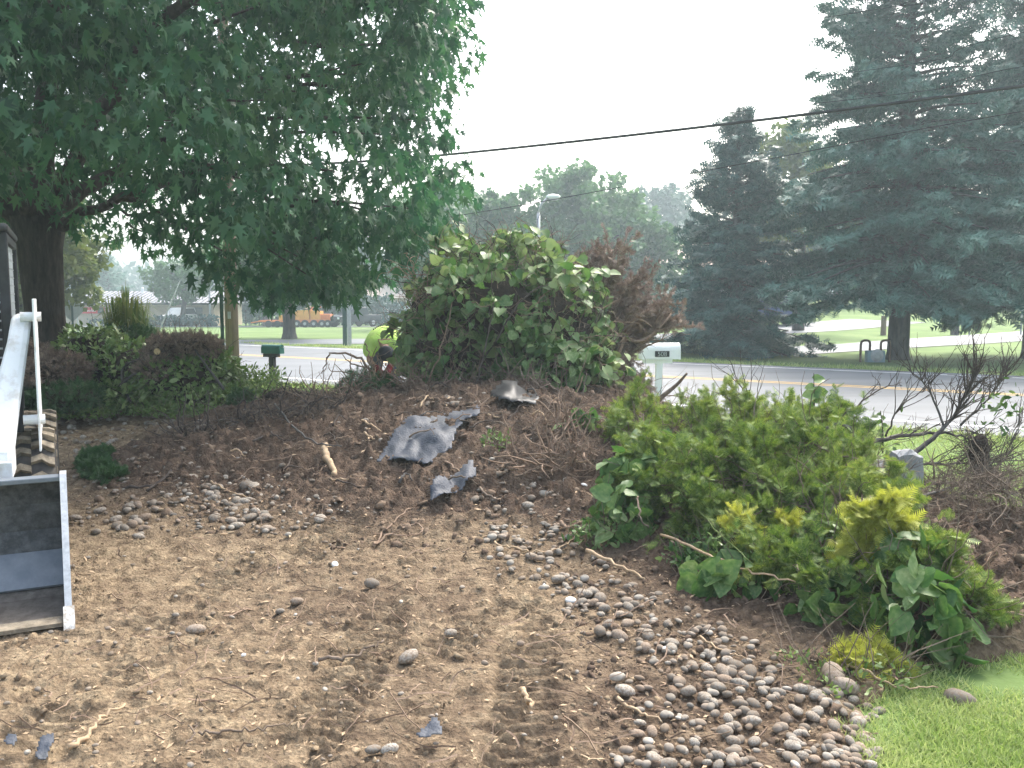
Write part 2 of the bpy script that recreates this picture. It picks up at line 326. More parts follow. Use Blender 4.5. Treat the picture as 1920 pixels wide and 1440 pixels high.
def roadmat():
    m, N, L, P = nt('asphalt'); P.inputs['Roughness'].default_value = .62; P.inputs['Specular IOR Level'].default_value = .5
    tc = N.new('ShaderNodeTexCoord'); a = N.new('ShaderNodeTexNoise'); a.inputs['Scale'].default_value = .6; a.inputs['Detail'].default_value = 8
    mp = N.new('ShaderNodeMapping'); mp.inputs['Rotation'].default_value = (0, 0, math.radians(33.6)); mp.inputs['Scale'].default_value = (.12, 1.6, 1)
    L.new(tc.outputs['Object'], mp.inputs[0]); L.new(mp.outputs[0], a.inputs[0])
    r = N.new('ShaderNodeValToRGB'); L.new(a.outputs[0], r.inputs[0]); r.color_ramp.elements[0].position = .35; r.color_ramp.elements[1].position = .65
    r.color_ramp.elements[0].color = (.085, .097, .108, 1); r.color_ramp.elements[1].color = (.125, .138, .15, 1)
    s = N.new('ShaderNodeTexNoise'); s.inputs['Scale'].default_value = 60; L.new(tc.outputs['Object'], s.inputs[0])
    sr = N.new('ShaderNodeMapRange'); L.new(s.outputs[0], sr.inputs[0]); sr.inputs[3].default_value = .8; sr.inputs[4].default_value = 1.2
    v = N.new('ShaderNodeTexVoronoi'); v.feature = 'DISTANCE_TO_EDGE'; v.inputs['Scale'].default_value = .22; L.new(tc.outputs['Object'], v.inputs['Vector'])
    vr = N.new('ShaderNodeMapRange'); L.new(v.outputs[0], vr.inputs[0]); vr.inputs[2].default_value = .012; vr.inputs[3].default_value = .55; vr.inputs[4].default_value = 1
    m1 = N.new('ShaderNodeMixRGB'); m1.blend_type = 'MULTIPLY'; m1.inputs[0].default_value = 1; L.new(r.outputs[0], m1.inputs[1]); L.new(sr.outputs[0], m1.inputs[2])
    m2 = N.new('ShaderNodeMixRGB'); m2.blend_type = 'MULTIPLY'; m2.inputs[0].default_value = 1; L.new(m1.outputs[0], m2.inputs[1]); L.new(vr.outputs[0], m2.inputs[2])
    L.new(m2.outputs[0], P.inputs['Base Color']); return m
M['asphalt'] = roadmat()
M['paintwhite'] = mat('white road paint', (.55, .56, .56), (.78, .79, .79), 8, .7)
M['paintyellow'] = mat('yellow road paint', (.52, .33, .10), (.68, .46, .16), 8, .7)
def buckmat():
    m, N, L, P = nt('scuffed bucket steel'); P.inputs['Roughness'].default_value = .55; P.inputs['Metallic'].default_value = .1
    tc = N.new('ShaderNodeTexCoord'); n = N.new('ShaderNodeTexNoise'); n.inputs['Scale'].default_value = 14; n.inputs['Detail'].default_value = 9; n.inputs['Roughness'].default_value = .75; L.new(tc.outputs['Object'], n.inputs[0])
    sx = N.new('ShaderNodeSeparateXYZ'); L.new(tc.outputs['Object'], sx.inputs[0])
    r = N.new('ShaderNodeValToRGB'); L.new(n.outputs[0], r.inputs[0]); r.color_ramp.elements[0].position = .42; r.color_ramp.elements[1].position = .78
    r.color_ramp.elements[0].color = (.022, .026, .032, 1); r.color_ramp.elements[1].color = (.13, .14, .15, 1)
    # dried soil carried in the lower half
    z = N.new('ShaderNodeMapRange'); L.new(sx.outputs['Z'], z.inputs[0]); z.inputs[1].default_value = .26; z.inputs[2].default_value = .02; z.inputs[3].default_value = 0; z.inputs[4].default_value = .45
    mu = N.new('ShaderNodeMath'); mu.operation = 'MULTIPLY'; L.new(z.outputs[0], mu.inputs[0]); L.new(n.outputs[0], mu.inputs[1])
    mx = N.new('ShaderNodeMixRGB'); L.new(mu.outputs[0], mx.inputs[0]); L.new(r.outputs[0], mx.inputs[1]); mx.inputs[2].default_value = (.30, .22, .13, 1)
    L.new(mx.outputs[0], P.inputs['Base Color']); return m
M['bucket'] = buckmat()
M['tyre'] = mat('muddy tyre rubber', (.03, .03, .032), (.075, .07, .062), 9, .85, .3)
M['mudlug'] = mat('mud caked tread', (.13, .11, .082), (.31, .265, .195), 14, .95, .4)
M['bandsteel'] = mat('bluish polished band', (.13, .155, .185), (.20, .225, .25), 9, .5, metal=.2)
M['muddysteel'] = mat('muddy steel', (.20, .16, .11), (.55, .56, .55), 22, .7, .3)
M['worn'] = mat('worn bright steel', (.45, .46, .46), (.65, .66, .66), 30, .45, metal=.5)

# ------------------------------------------------------------ scatter helpers
def norm(a): return a/np.maximum(np.linalg.norm(a, axis=-1, keepdims=True), 1e-9)
def scatter(tv, tf, pos, A, N, sc):
    """template verts (k,3): x across, y along, z normal. A = along dirs, N = approx normals, sc scalar or (n,3)"""
    A = norm(A); X = norm(np.cross(A, N)); Z = np.cross(X, A)
    sc = np.asarray(sc, float); sc = np.repeat(sc[:, None], 3, 1) if sc.ndim == 1 else sc
    tv = np.asarray(tv, float); n, k = len(pos), len(tv)
    V = pos[:, None, :]+tv[None, :, 0, None]*(X*sc[:, :1])[:, None]+tv[None, :, 1, None]*(A*sc[:, 1:2])[:, None]+tv[None, :, 2, None]*(Z*sc[:, 2:])[:, None]
    Fc = (np.asarray(tf)[None]+(np.arange(n)*k)[:, None, None]).reshape(-1, np.asarray(tf).shape[1])
    return V.reshape(-1, 3), Fc
def rdir(n, up=0.):
    d = RNG.normal(size=(n, 3)); d[:, 2] += up; return norm(d)
RHOMB = ([(0, 0, 0), (.42, .5, .08), (0, 1, 0), (-.42, .5, .08)], [(0, 1, 2), (0, 2, 3)])
HEART_V = [(0, .02, 0), (0, 1, -.10), (.0, .5, 0), (.24, -.10, .06), (.48, .16, .12), (.44, .48, .13), (.22, .80, .04), (-.24, -.10, .06), (-.48, .16, .12), (-.44, .48, .13), (-.22, .80, .04)]
HEART = (HEART_V, [(0, 3, 2), (3, 4, 2), (4, 5, 2), (5, 6, 2), (6, 1, 2), (0, 2, 7), (7, 2, 8), (8, 2, 9), (9, 2, 10), (10, 2, 1)])
MAPLE_V = [(0, 0, 0), (.12, .20, .0), (.40, .22, -.09), (.17, .42, .04), (.42, .80, -.10), (.13, .62, .03), (0, 1.15, -.12), (-.13, .62, .03), (-.42, .80, -.10), (-.17, .42, .04), (-.40, .22, -.09), (-.12, .20, 0)]
MAPLE = (MAPLE_V, [(0, 1, 11), (1, 2, 3), (3, 4, 5), (5, 6, 7), (7, 8, 9), (9, 10, 11), (1, 3, 5), (1, 5, 7), (1, 7, 9), (1, 9, 11)])
OVAL = ([(0, 0, 0), (.22, .3, .05), (.2, .7, .04), (0, 1, -.04), (-.2, .7, .04), (-.22, .3, .05)], [(0, 1, 5), (1, 2, 4), (1, 4, 5), (2, 3, 4)])
def feather(n=4, w=.05, L=.42):
    v = [(-w*.6, 0, 0), (w*.6, 0, 0), (0, 1, 0)]; f = [(0, 1, 2)]
    for i in range(n):
        y = .12+.7*i/n; l = L*(1-.6*i/n)
        for s in (1, -1):
            k = len(v); v += [(0, y, 0), (0, y+w*2.2, 0), (s*l, y+l*.75, -.06 if s > 0 else .06)]; f.append((k, k+1, k+2))
    return v, f
FEA3 = feather(3, .08, .45); FEA5 = feather(5, .05, .40); FEAT = feather(6, .042, .42)
def mats_scatter(name, tpl, pos, A, N, sc, m, parent=None, stuff=False, smooth=False):
    V, Fc = scatter(tpl[0], tpl[1], pos, A, N, sc)
    o = link(name, mesh_np(name, V, Fc, m, smooth), parent)
    if stuff: o['kind'] = 'stuff'
    return o
TEM = {}
def leaf_parts(name, tpl, key, pos, A, N, sc, m, parent):
    """each leaf an object of its own, sharing one mesh"""
    if key not in TEM: TEM[key] = mesh_np(key, np.array(tpl[0], float), np.array(tpl[1]), m)
    A = norm(A); X = norm(np.cross(A, N)); Z = np.cross(X, A)
    for i in range(len(pos)):
        o = link(name, TEM[key], parent); s = float(sc[i])
        mw = Matrix(((X[i, 0], A[i, 0], Z[i, 0]), (X[i, 1], A[i, 1], Z[i, 1]), (X[i, 2], A[i, 2], Z[i, 2]))).to_4x4()
        o.matrix_local = Matrix.Translation(Vector(pos[i].tolist())) @ mw @ Matrix.Scale(s, 4)
def walk(p, d, L, n, wob=.3, droop=0., grav=None):
    """wandering polyline"""
    P = [np.array(p, float)]; d = np.array(d, float); d /= np.linalg.norm(d)
    for i in range(n):
        d = d+RNG.normal(size=3)*wob*.5; d[2] -= droop; d /= np.linalg.norm(d); P.append(P[-1]+d*L/n)
    return P
def taper(r, n, e=.15): return [r*(1-(1-e)*i/(n-1)) for i in range(n)]

# ------------------------------------------------------------ setting: ground, soil, road
def gridmesh(name, xs, ys, zf, m):
    X, Y = np.meshgrid(xs, ys); Z = zf(X, Y); V = np.stack([X, Y, Z], -1).reshape(-1, 3)
    nx, ny = len(xs), len(ys); i = np.arange(nx-1)[None]+np.arange(ny-1)[:, None]*nx; i = i.ravel()
    return link(name, mesh_np(name, V, np.stack([i, i+1, i+nx+1, i+nx], 1), m, True))
def groundz(x, y):
    return Zg(x, y)+.03*fbm(x*.25, y*.25, 3, 50)*sm(26, 45, y)-.045*sm(.3, .6, inside(x, y, SOIL))
xs = np.unique(np.concatenate([np.linspace(-300, -40, 30), np.linspace(-40, 40, 161), np.linspace(40, 300, 30)]))
ys = np.unique(np.concatenate([np.linspace(-300, -5, 12), np.linspace(-5, 60, 131), np.linspace(60, 300, 40)]))
g = gridmesh('ground', xs, ys, groundz, M['lawn']); g['kind'] = 'structure'
us = np.linspace(-.86, .86, 640); vy = np.geomspace(1.6, 16.4, 620)
U, VY = np.meshgrid(us, vy); X = U*(VY+.6); Y = VY
Zs = H(X, Y); V = np.stack([X, Y, Zs], -1).reshape(-1, 3)
nx, ny = len(us), len(vy); ii = (np.arange(nx-1)[None]+np.arange(ny-1)[:, None]*nx).ravel()
FQ = np.stack([ii, ii+1, ii+nx+1, ii+nx], 1)
zf = Zs.ravel(); keep = (zf[FQ] > -.06).any(1); FQ = FQ[keep]
used = np.unique(FQ); rem = -np.ones(len(V), int); rem[used] = np.arange(len(used))
so = link('soil', mesh_np('soil', V[used], rem[FQ], M['soil'], True)); so['kind'] = 'structure'
xf, yf = V[used][:, 0], V[used][:, 1]
hm = H(xf, yf, False)
sub = .56+1.3*fbm(xf*.8, yf*.8, 4, 60)+.30*sm(-.2, -2.4, xf)*sm(7.5, 5, yf)-1.0*sm(.06, .28, hm)-.42*sm(.1, 1.0, xf-.05*(yf-4))
sub = sub+.75*sm(1., .3, np.hypot((xf+5.0)/2.6, (yf-10.6)/2.0))
for x0, y0, x1, y1, wd, cu in TRACKS:
    s, d, L = segdist(xf, yf, x0, y0, x1, y1); sub = sub+.18*sm(wd*1.3, wd*.5, np.abs(d))*sm(-.1, .15, s)*sm(L+.1, L-.1, s)
att = so.data.attributes.new('subsoil', 'FLOAT', 'POINT'); att.data.foreach_set('value', np.clip(sub, 0, 1).astype(np.float32))

RD = np.array([-.833, .553]); RN = np.array([.553, .833])       # along the road (to the left and away), across it
def rp(t, o): return np.array([0, 16.6])+RD*t+RN*o
def strip(name, o0, o1, z, m, t0=-90, t1=150, n=160, parent=None):
    V = []; 
    for i in range(n+1):
        t = t0+(t1-t0)*i/n
        for o in (o0, o1):
            p = rp(t, o); V.append((p[0], p[1], z+float(Zg(p[0], p[1]))))
    f = [(2*i, 2*i+1, 2*i+3, 2*i+2) for i in range(n)]
    me = mesh_np(name, np.array(V), np.array(f), m); return link(name, me, parent)
road = strip('road', -.75, 9.9, .03, M['asphalt']); road['kind'] = 'structure'
for nm, a, b, mm in (('edge_line', 0, .13, 'paintwhite'), ('edge_line', 9.15, 9.28, 'paintwhite'), ('centre_line', 4.92, 5.03, 'paintyellow'), ('centre_line', 5.20, 5.31, 'paintyellow')):
    strip(nm, a, b, .034, M[mm], parent=road)
def ribbon(name, pts, wd, z, m):
    """flat strip along ground points with given widths"""
    P = [Vector((p[0], p[1], 0)) for p in pts]; V = []
    for i, p in enumerate(P):
        t = (P[min(i+1, len(P)-1)]-P[max(i-1, 0)]).normalized(); nrm = Vector((-t.y, t.x, 0)); ww = wd[i] if hasattr(wd, '__len__') else wd
        for s in (-.5, .5):
            q = p+nrm*ww*s; V.append((q.x, q.y, float(Zg(q.x, q.y))+z))
    f = [(2*i+1, 2*i, 2*i+2, 2*i+3) for i in range(len(P)-1)]
    o = link(name, mesh_np(name, np.array(V), np.array(f), m)); o['kind'] = 'structure'; return o
def smooth_pts(pts, n=10):
    P = [np.array(p, float) for p in pts]; P = [2*P[0]-P[1]]+P+[2*P[-1]-P[-2]]; out = []
    for i in range(1, len(P)-2):
        for k in range(n):
            t = k/n; a, b, c, d = P[i-1], P[i], P[i+1], P[i+2]
            out.append(.5*((2*b)+(c-a)*t+(2*a-5*b+4*c-d)*t*t+(3*b-a-3*c+d)*t**3))
    out.append(P[-2]); return out
ribbon('side_road', smooth_pts([(-16, 36), (-12, 37), (-7, 38.2), (-2, 39.5), (6, 41.5), (14, 45), (22, 52)]), 4.6, .022, M['asphalt'])
ribbon('far_road', smooth_pts([(-70, 76), (-40, 74), (-20, 73), (-6, 73), (4, 76)]), 4.5, .02, M['asphalt'])
ribbon('driveway', smooth_pts([(8.5, 30.0), (13, 33.6), (17, 36.5), (22, 39.5), (28, 43), (40, 48)]), 3.2, .024, M['asphalt'])
ribbon('parking_apron', smooth_pts([(-64, 84), (-48, 84), (-36, 84)]), 9, .026, M['concrete'])

# ------------------------------------------------------------ plants
def limb_tree(name, label, x, y, z0, ztop, R, zc, rz_, tr, m, nclump, nleaf, lsize, tpl, cat='tree', group=None, bark='bark', fork=None, skew=(0, 0), clumpr=.16,
              droop=.4, parts=0, shell=2.4, lo=-1., limbs=8, lean=(0, 0), sides=10):
    root = thing(name, label, cat, (x, y, z0), 0, group)
    c = np.array([skew[0], skew[1], zc])
    d = rdir(nclump); r = RNG.random(nclump)**(1/shell)
    cp = d*r[:, None]*np.array([R, R, rz_])*(.82+.3*RNG.random((nclump, 1)))+c
    cp = cp[cp[:, 2] > lo]
    # trunk and limbs
    tb = MB(); fz = fork if fork else zc-.6*rz_
    tips = []
    top = np.array([lean[0], lean[1], fz])
    tb.tube([(0, 0, -.3), (0, 0, .05), (lean[0]*.15, lean[1]*.15, fz*.25), (lean[0]*.55, lean[1]*.55, fz*.65), top], [tr*1.5, tr*1.22, tr, tr*.93, tr*.98], sides)
    for i in range(limbs):
        q = cp[RNG.integers(len(cp))]*np.array([1, 1, 1])
        mid = (top+q)/2+np.array([0, 0, .25*np.linalg.norm((q-top)[:2])]); m1 = top*.7+mid*.3+RNG.normal(size=3)*.1; lr = tr*(.30+.3*RNG.random())
        P = smooth_pts([top-np.array([0, 0, tr*.8]), m1, mid, (mid+q)/2+RNG.normal(size=3)*.2, q], 4)
        tb.tube(P, taper(lr, len(P), .15), 6)
        tips.append(P)
    tb.build('trunk', M[bark], root, True)
    # twigs joining clumps
    n = nleaf*len(cp); ci = np.repeat(np.arange(len(cp)), nleaf)
    cr = R*clumpr*(.6+.8*RNG.random(len(cp)))[ci]
    off = rdir(n)*(RNG.random(n)**.5)[:, None]*cr[:, None]*np.array([1, 1, .75])
    pos = cp[ci]+off
    A = rdir(n)+norm(off)*.5; A[:, 2] -= droop*1.4; Nn = rdir(n, .8)
    sc = lsize*(.7+.6*RNG.random(n))
    if parts:
        wp = pos+np.array([x, y, z0]); dd = np.linalg.norm(wp-np.array([0, 0, CH]), axis=1)
        u = wp[:, 0]/wp[:, 1]; v = (wp[:, 2]-CH)/wp[:, 1]+.095
        dd = np.where((np.abs(u) < .57) & (v < .42) & (wp[:, 1] > 2), dd, 1e9)
        idx = np.argsort(dd)[:parts]; k = np.ones(n, bool); k[idx] = False
        leaf_parts('leaf', tpl, name+'_leaf', pos[idx], A[idx], Nn[idx], sc[idx], m, root)
        mats_scatter('foliage', tpl, pos[k], A[k], Nn[k], sc[k], m, root, True)
    else:
        cn = mats_scatter('crown', tpl, pos, A, Nn, sc, m, root)
    return root
# the big tree over the left half: crown clumps hang to about head height
def big_maple():
    x, y = -7.45, 14.2
    root = thing('maple_tree', 'huge dark leafy shade tree with forked trunk filling the upper left', 'tree', (x, y, 0))
    tb = MB()
    tb.tube([(0, 0, -.2), (0, 0, .1), (.02, 0, .6), (-.02, 0, 1.6), (-.05, 0, 2.6), (-.05, 0, 3.1)], [.55, .43, .32, .29, .33, .42], 16)
    limbs = [([(-.15, 0, 2.7), (-.5, -.1, 3.9), (-.75, -.3, 5.4), (-1.1, -.5, 8)], .24),
             ([(.05, 0, 2.8), (.1, -.1, 4.2), (.5, -.3, 6), (.9, -.6, 8.5)], .26),
             ([(.1, 0, 2.9), (1.5, -.5, 3.35), (3.2, -1.0, 3.75), (5.0, -1.6, 3.6)], .09),
             ([(.1, 0, 3.1), (1.6, -1.3, 4.5), (3.4, -2.6, 5.6), (5.2, -3.4, 5.8)], .15),
             ([(0, .1, 3.1), (1.2, 1.6, 4.5), (2.6, 3, 6.2)], .14), ([(-.1, 0, 3), (-1.8, -.8, 4.2), (-4, -1.5, 5.5)], .15),
             ([(0, -.1, 3), (.2, -2.0, 4.3), (.5, -4, 5.4)], .14), ([(3.2, -1.0, 3.7), (4.2, -1.2, 3.0), (5.0, -1.3, 2.3)], .05),
             ([(.5, -.3, 6), (2.5, -1.5, 7.6), (4.2, -2, 8.6)], .13), ([(1.5, -.5, 3.35), (2.2, .2, 3.0), (3.0, .5, 2.3)], .05)]
    for P, r in limbs:
        P = smooth_pts(P, 6); P = [p+RNG.normal(size=3)*.04 for p in P]; tb.tube(P, taper(r, len(P), .2), 8)
    # clumps of foliage, in world coordinates
    cp = []
    for i in range(60000):
        p = np.array([RNG.uniform(-13.2, .2), RNG.uniform(7.2, 17.6), RNG.uniform(1.5, 11.8)]); q_ = (p-np.array([-6.7, 12.5, 6.4]))/np.array([6.4, 5.2, 5.4])
        rr = q_[0]**2+q_[1]**2+q_[2]**4
        if rr > 1 or (rr < .35 and RNG.random() < .6): continue
        if RNG.random() < .35 and p[2] > 7.5: continue
        if p[2] < 1.5: continue
        # underside profile: low at the right-hand skirt, higher toward the trunk
        u = p[0]/p[1]*F+960
        zl = np.interp(u, [-200, 60, 230, 330, 420, 640, 740, 860], [3.3, 3.15, 3.0, 2.6, 1.95, 1.6, 1.65, 2.4])+.25*fbm(np.array(p[0]*1.2), np.array(p[1]*1.2), 3, 91)*2
        if p[2] < zl+.15: continue
        if u > 845+55*float(fbm(np.array(p[2]*.9), np.array(1.), 2, 4)): continue
        # airy hollow round the lower limbs, where sky shows through
        d = float(fbm(np.array(p[0]*.55+p[2]*.3), np.array(p[1]*.4+p[2]*.9), 3, 19))
        if d > .12: continue
        v = (p[2]-CH)/p[1]*F
        if 1. < p[2]-1.2 < 3.2 and -5.8 < p[0] < -1.6 and RNG.random() < .28: continue
        cp.append(p)
        if len(cp) >= 1900: break
    cp = np.array(cp)
    for q in cp[::9]:                                     # twigs running out to the clumps
        b = np.array([x+.9*(q[0]-x)*.75, y+(q[1]-y)*.7, max(2.9, q[2]*.9+.5)])-np.array([x, y, 0]); e = q-np.array([x, y, 0])
        tb.tube([b, (b+e)/2+RNG.normal(size=3)*.1, e], [.03, .018, .008], 4)
    tb.build('trunk', M['bark'], root, True)
    print('clumps', len(cp)); nl = 40; n = nl*len(cp); ci = np.repeat(np.arange(len(cp)), nl)
    cr = (.40+.30*RNG.random(len(cp)))[ci]
    off = rdir(n)*(RNG.random(n)**.5)[:, None]*cr[:, None]*np.array([1, 1, .7])
    pos = cp[ci]+off-np.array([x, y, 0]); A = norm(off)*.7+rdir(n)*.5; A[:, 2] -= 1.25
    Nn = rdir(n, .5); sc = .165*(.65+.7*RNG.random(n))
    wp = pos+np.array([x, y, 0]); u = wp[:, 0]/wp[:, 1]; v = (wp[:, 2]-CH)/wp[:, 1]
    dd = np.where((np.abs(u) < .56) & (v < .33), np.linalg.norm(wp-np.array([0, 0, CH]), axis=1), 1e9)
    idx = np.argsort(dd)[:300]; k = np.ones(n, bool); k[idx] = False
    leaf_parts('leaf', MAPLE, 'maple_leaf', pos[idx], A[idx], Nn[idx], sc[idx], M['maple'], root)
    mats_scatter('foliage', MAPLE, pos[k], A[k], Nn[k], sc[k], M['maple'], root, True)
big_maple()

def spruce(label, x, y, h, R, zb, tr, m, dens=1., seed=0, tz=0., skirt=0.):
    root = thing('spruce_tree', label, 'tree', (x, y, float(Zg(x, y))))
    tb = MB(); tb.tube([(0, 0, -.2), (0, 0, .25), (.03, 0, zb+.5), (0, 0, h*.6), (0, 0, h)], [tr*1.35, tr*1.05, tr*.92, tr*.5, .02], 12)
    P = []; A = []; SC = []; z = zb
    while z < h-.15:
        t = (z-zb)/(h-zb); nb = int((7 if t < .7 else 5)*dens)+1
        Lm = R*((1-t)**.82)*(1 if t > .12 else .82+1.5*t)+.15
        for b in range(nb):
            a = RNG.random()*6.283; L = Lm*(.62+.5*RNG.random()); da = np.array([math.cos(a), math.sin(a), 0.])
            dr = (.30 if t < .5 else .1)+skirt*(1-t)
            k = 7; pts = []
            zz = z+RNG.normal()*.12
            for i in range(k+1):
                s = i/k; pts.append(da*L*s+np.array([0, 0, zz+L*(.10*s-dr*s*s*1.25+.20*s**4)+(.4*L*t*s)]))
            if b % 2 == 0 or L < 1: tb.tube(pts[:6], taper(.035+.012*L, 6, .2), 4, False)
            ns = int(11+26*L*dens*.8); s = RNG.random(ns)**.65
            i0 = np.minimum((s*k).astype(int), k-1); fr = (s*k-i0)[:, None]; pa = np.array(pts); q = pa[i0]*(1-fr)+pa[i0+1]*fr
            side = RNG.choice([-1, 1], ns); perp = np.array([-da[1], da[0], 0.])
            wd = (.32+.30*L)*(1-s)*RNG.random(ns)*.9
            q = q+perp*(side*wd)[:, None]; q[:, 2] -= .22*wd+RNG.random(ns)*.10*(1+L*.3)
            ad = da*(.7+.4*RNG.random((ns, 1)))+perp*(side*.75)[:, None]+RNG.normal(size=(ns, 3))*.25; ad[:, 2] -= .25+.35*RNG.random(ns)+skirt
            P.append(q); A.append(ad); SC.append((.30+.20*RNG.random(ns))*(.8+.06*L))
        z += .24+.02*h/10
    tb.build('trunk', M['barkgrey'], root, True)
    P = np.concatenate(P); A = np.concatenate(A); SC = np.concatenate(SC)
    mats_scatter('needles', FEA3, P, A, rdir(len(P), 1.6), SC, m, root)
    return root
spruce('tall spruce with a bare grey lower trunk beyond the road', 11.65, 26.7, 15, 4.6, 2.25, .30, M['spruce'], 1.1, skirt=.12)
spruce('dark spruce with boughs down to the ground beside the white mailbox', 7.25, 29.0, 8.0, 3.05, .25, .2, M['spruce_dark'], 1.2, skirt=.05)
spruce('spruce cut by the right edge of the photo, its trunk at the edge', 16.0, 27.2, 14, 4.2, 2.1, .28, M['spruce'], 1.1, skirt=.12)
spruce('distant bluish evergreen above the grey metal roof', -49, 108, 8.5, 4.2, .3, .25, M['spruce'], .8)

limb_tree('leafy_tree', 'broad round leafy tree directly behind the street lamp', 4.9, 60, float(Zg(4.9, 60)), 10, 4.5, 6.5, 4.4, .35, M['decid'], 230, 75, .36, RHOMB, limbs=10, lo=1.6)
limb_tree('leafy_tree', 'shorter leafy tree left of the street lamp, behind the vine mound', -1.2, 57, 0, 9, 3.6, 5.0, 4.0, .3, M['decid'], 190, 70, .34, RHOMB, lo=1.4)
limb_tree('leafy_tree', 'leafy tree at the left of the lamp, half behind the shade tree', -4.6, 62, 0, 9, 4.2, 5.6, 4.6, .3, M['decid'], 190, 70, .36, RHOMB, lo=1.6)
limb_tree('leafy_tree', 'low leafy tree at the right foot of the round tree', 8.5, 57, float(Zg(8.5, 57)), 7, 2.7, 3.6, 3.0, .2, M['decid'], 120, 60, .32, RHOMB, lo=.8)
limb_tree('leafy_tree', 'pale hazy tree in the gap left of the dark spruce', 17.5, 105, float(Zg(17.5, 105)), 12, 5.6, 8, 5, .4, M['far'], 150, 60, .6, RHOMB, lo=1)
limb_tree('leafy_tree', 'light green leafy tree between the two spruces', 14.2, 44, float(Zg(14.2, 44)), 10, 2.8, 6.8, 3.4, .25, M['decid_yellow'], 130, 60, .28, RHOMB, lo=1.6)
limb_tree('leafy_tree', 'forked-trunk tree on the lawn across the road', -10.3, 41, float(Zg(-10.3, 41)), 8, 3.4, 4.3, 2.4, .30, M['decid'], 190, 75, .26, RHOMB, fork=1.15, bark='barkgrey', lo=1.7, limbs=9)
limb_tree('leafy_tree', 'slim pale trunked tree behind the forked tree', -21.0, 76, float(Zg(-21, 76)), 8, 4.2, 5.6, 2.8, .28, M['decid'], 120, 60, .36, RHOMB, bark='barkgrey', lo=2.6, lean=(-.6, 0))
limb_tree('leafy_tree', 'small airy tree in front of the pale brick building', -27.5, 74, float(Zg(-27.5, 74)), 6, 2.9, 3.9, 2.0, .2, M['decid'], 90, 45, .28, RHOMB, bark='barkgrey', lo=1.8, lean=(.3, 0))
limb_tree('leafy_tree', 'yellowish tree behind the shade tree trunk at left', -18.4, 33, 0, 7, 3.2, 3.7, 2.7, .22, M['decid_yellow'], 170, 70, .24, RHOMB, lo=.8)
for i, (tx, ty, R_, h_, lab) in enumerate([(20, 70, 4.5, 5, 'dark tree behind the dark spruce, right of the house'), (27, 74, 5, 5.5, 'dark tree behind the tall spruce'), (35, 76, 5.5, 6, 'dark tree far right beyond the sloping lawn'),
        (44, 74, 5, 6, 'tree at the right edge beyond the sloping lawn'), (-30, 100, 5, 5, 'hazy tree behind the right end of the pale brick building'), (-17, 92, 5.5, 5, 'dark tree behind the yellow machine'),
        (-9, 92, 5, 4.5, 'dark tree behind the dark pickup'), (-52, 92, 5, 5, 'hazy tree at far left behind the metal roof'), (12, 96, 5, 5.2, 'hazy tree above the tan roof')]):
    limb_tree('leafy_tree', lab, tx, ty, float(Zg(tx, ty)), h_*2, R_, h_*.95, h_*.8, .3, M['far'], 120, 60, .5, RHOMB, lo=.5, limbs=5)
# far wood right round the scene
def woods():
    P = []
    for i in range(520):
        a = i/520*6.283; r = 205+30*RNG.random(); cx, cy = r*math.sin(a), r*math.cos(a); h = 9+5*RNG.random(); n = 55
        d = rdir(n)*(RNG.random(n)**.4)[:, None]*np.array([5, 5, h*.5]); P.append(d+np.array([cx, cy, h*.5+float(Zg(cx, cy))]))
    P = np.concatenate(P); o = mats_scatter('distant_woods', RHOMB, P, rdir(len(P)), rdir(len(P)), 2.2*(.7+.6*RNG.random(len(P))), M['far'])
    tag(o, 'hazy belt of woods on the horizon behind everything', 'woods', kind='stuff')
woods()
def hedge(label, x0, x1, y, h, d=1.0, m='spruce_dark'):
    n = int(500*(x1-x0)*h*.35); P = np.stack([RNG.uniform(x0, x1, n), y+RNG.uniform(-d/2, d/2, n), RNG.random(n)**.8*h], 1)
    P[:, 2] *= .85+.3*(fbm(P[:, 0]*.9, P[:, 1]*.5, 3, 7)+.5); P[:, 2] += Zg(P[:, 0], P[:, 1])
    c = np.array([(x0+x1)/2, y, float(Zg((x0+x1)/2, y))]); A = rdir(n, .4)
    root = thing('hedge', label, 'hedge', c)
    mats_scatter('foliage', RHOMB, P-c, A, rdir(n), .26*(.7+.6*RNG.random(n)), M[m], root)
    mb = MB()
    for k in range(int((x1-x0)/1.2)+1): mb.tube([(x0+k*1.2-c[0], 0, -.1), (x0+k*1.2-c[0], 0, h*.6)], .06, 5)
    mb.build('stem', M['bark'], root)
hedge('long dark clipped hedge right of the pale brick building', -31.0, -24.4, 73.6, .8, .7)
hedge('dark hedge behind the yellow machine on the far lawn', -24, -11, 80, 2.6, 1.6)
hedge('dark hedge behind the dark pickup near the beige garage', -11, -9.7, 80, 2.2, 1.6)
hedge('low clipped bushes under the red sign', -36.3, -34.2, 76.3, .55, .5)

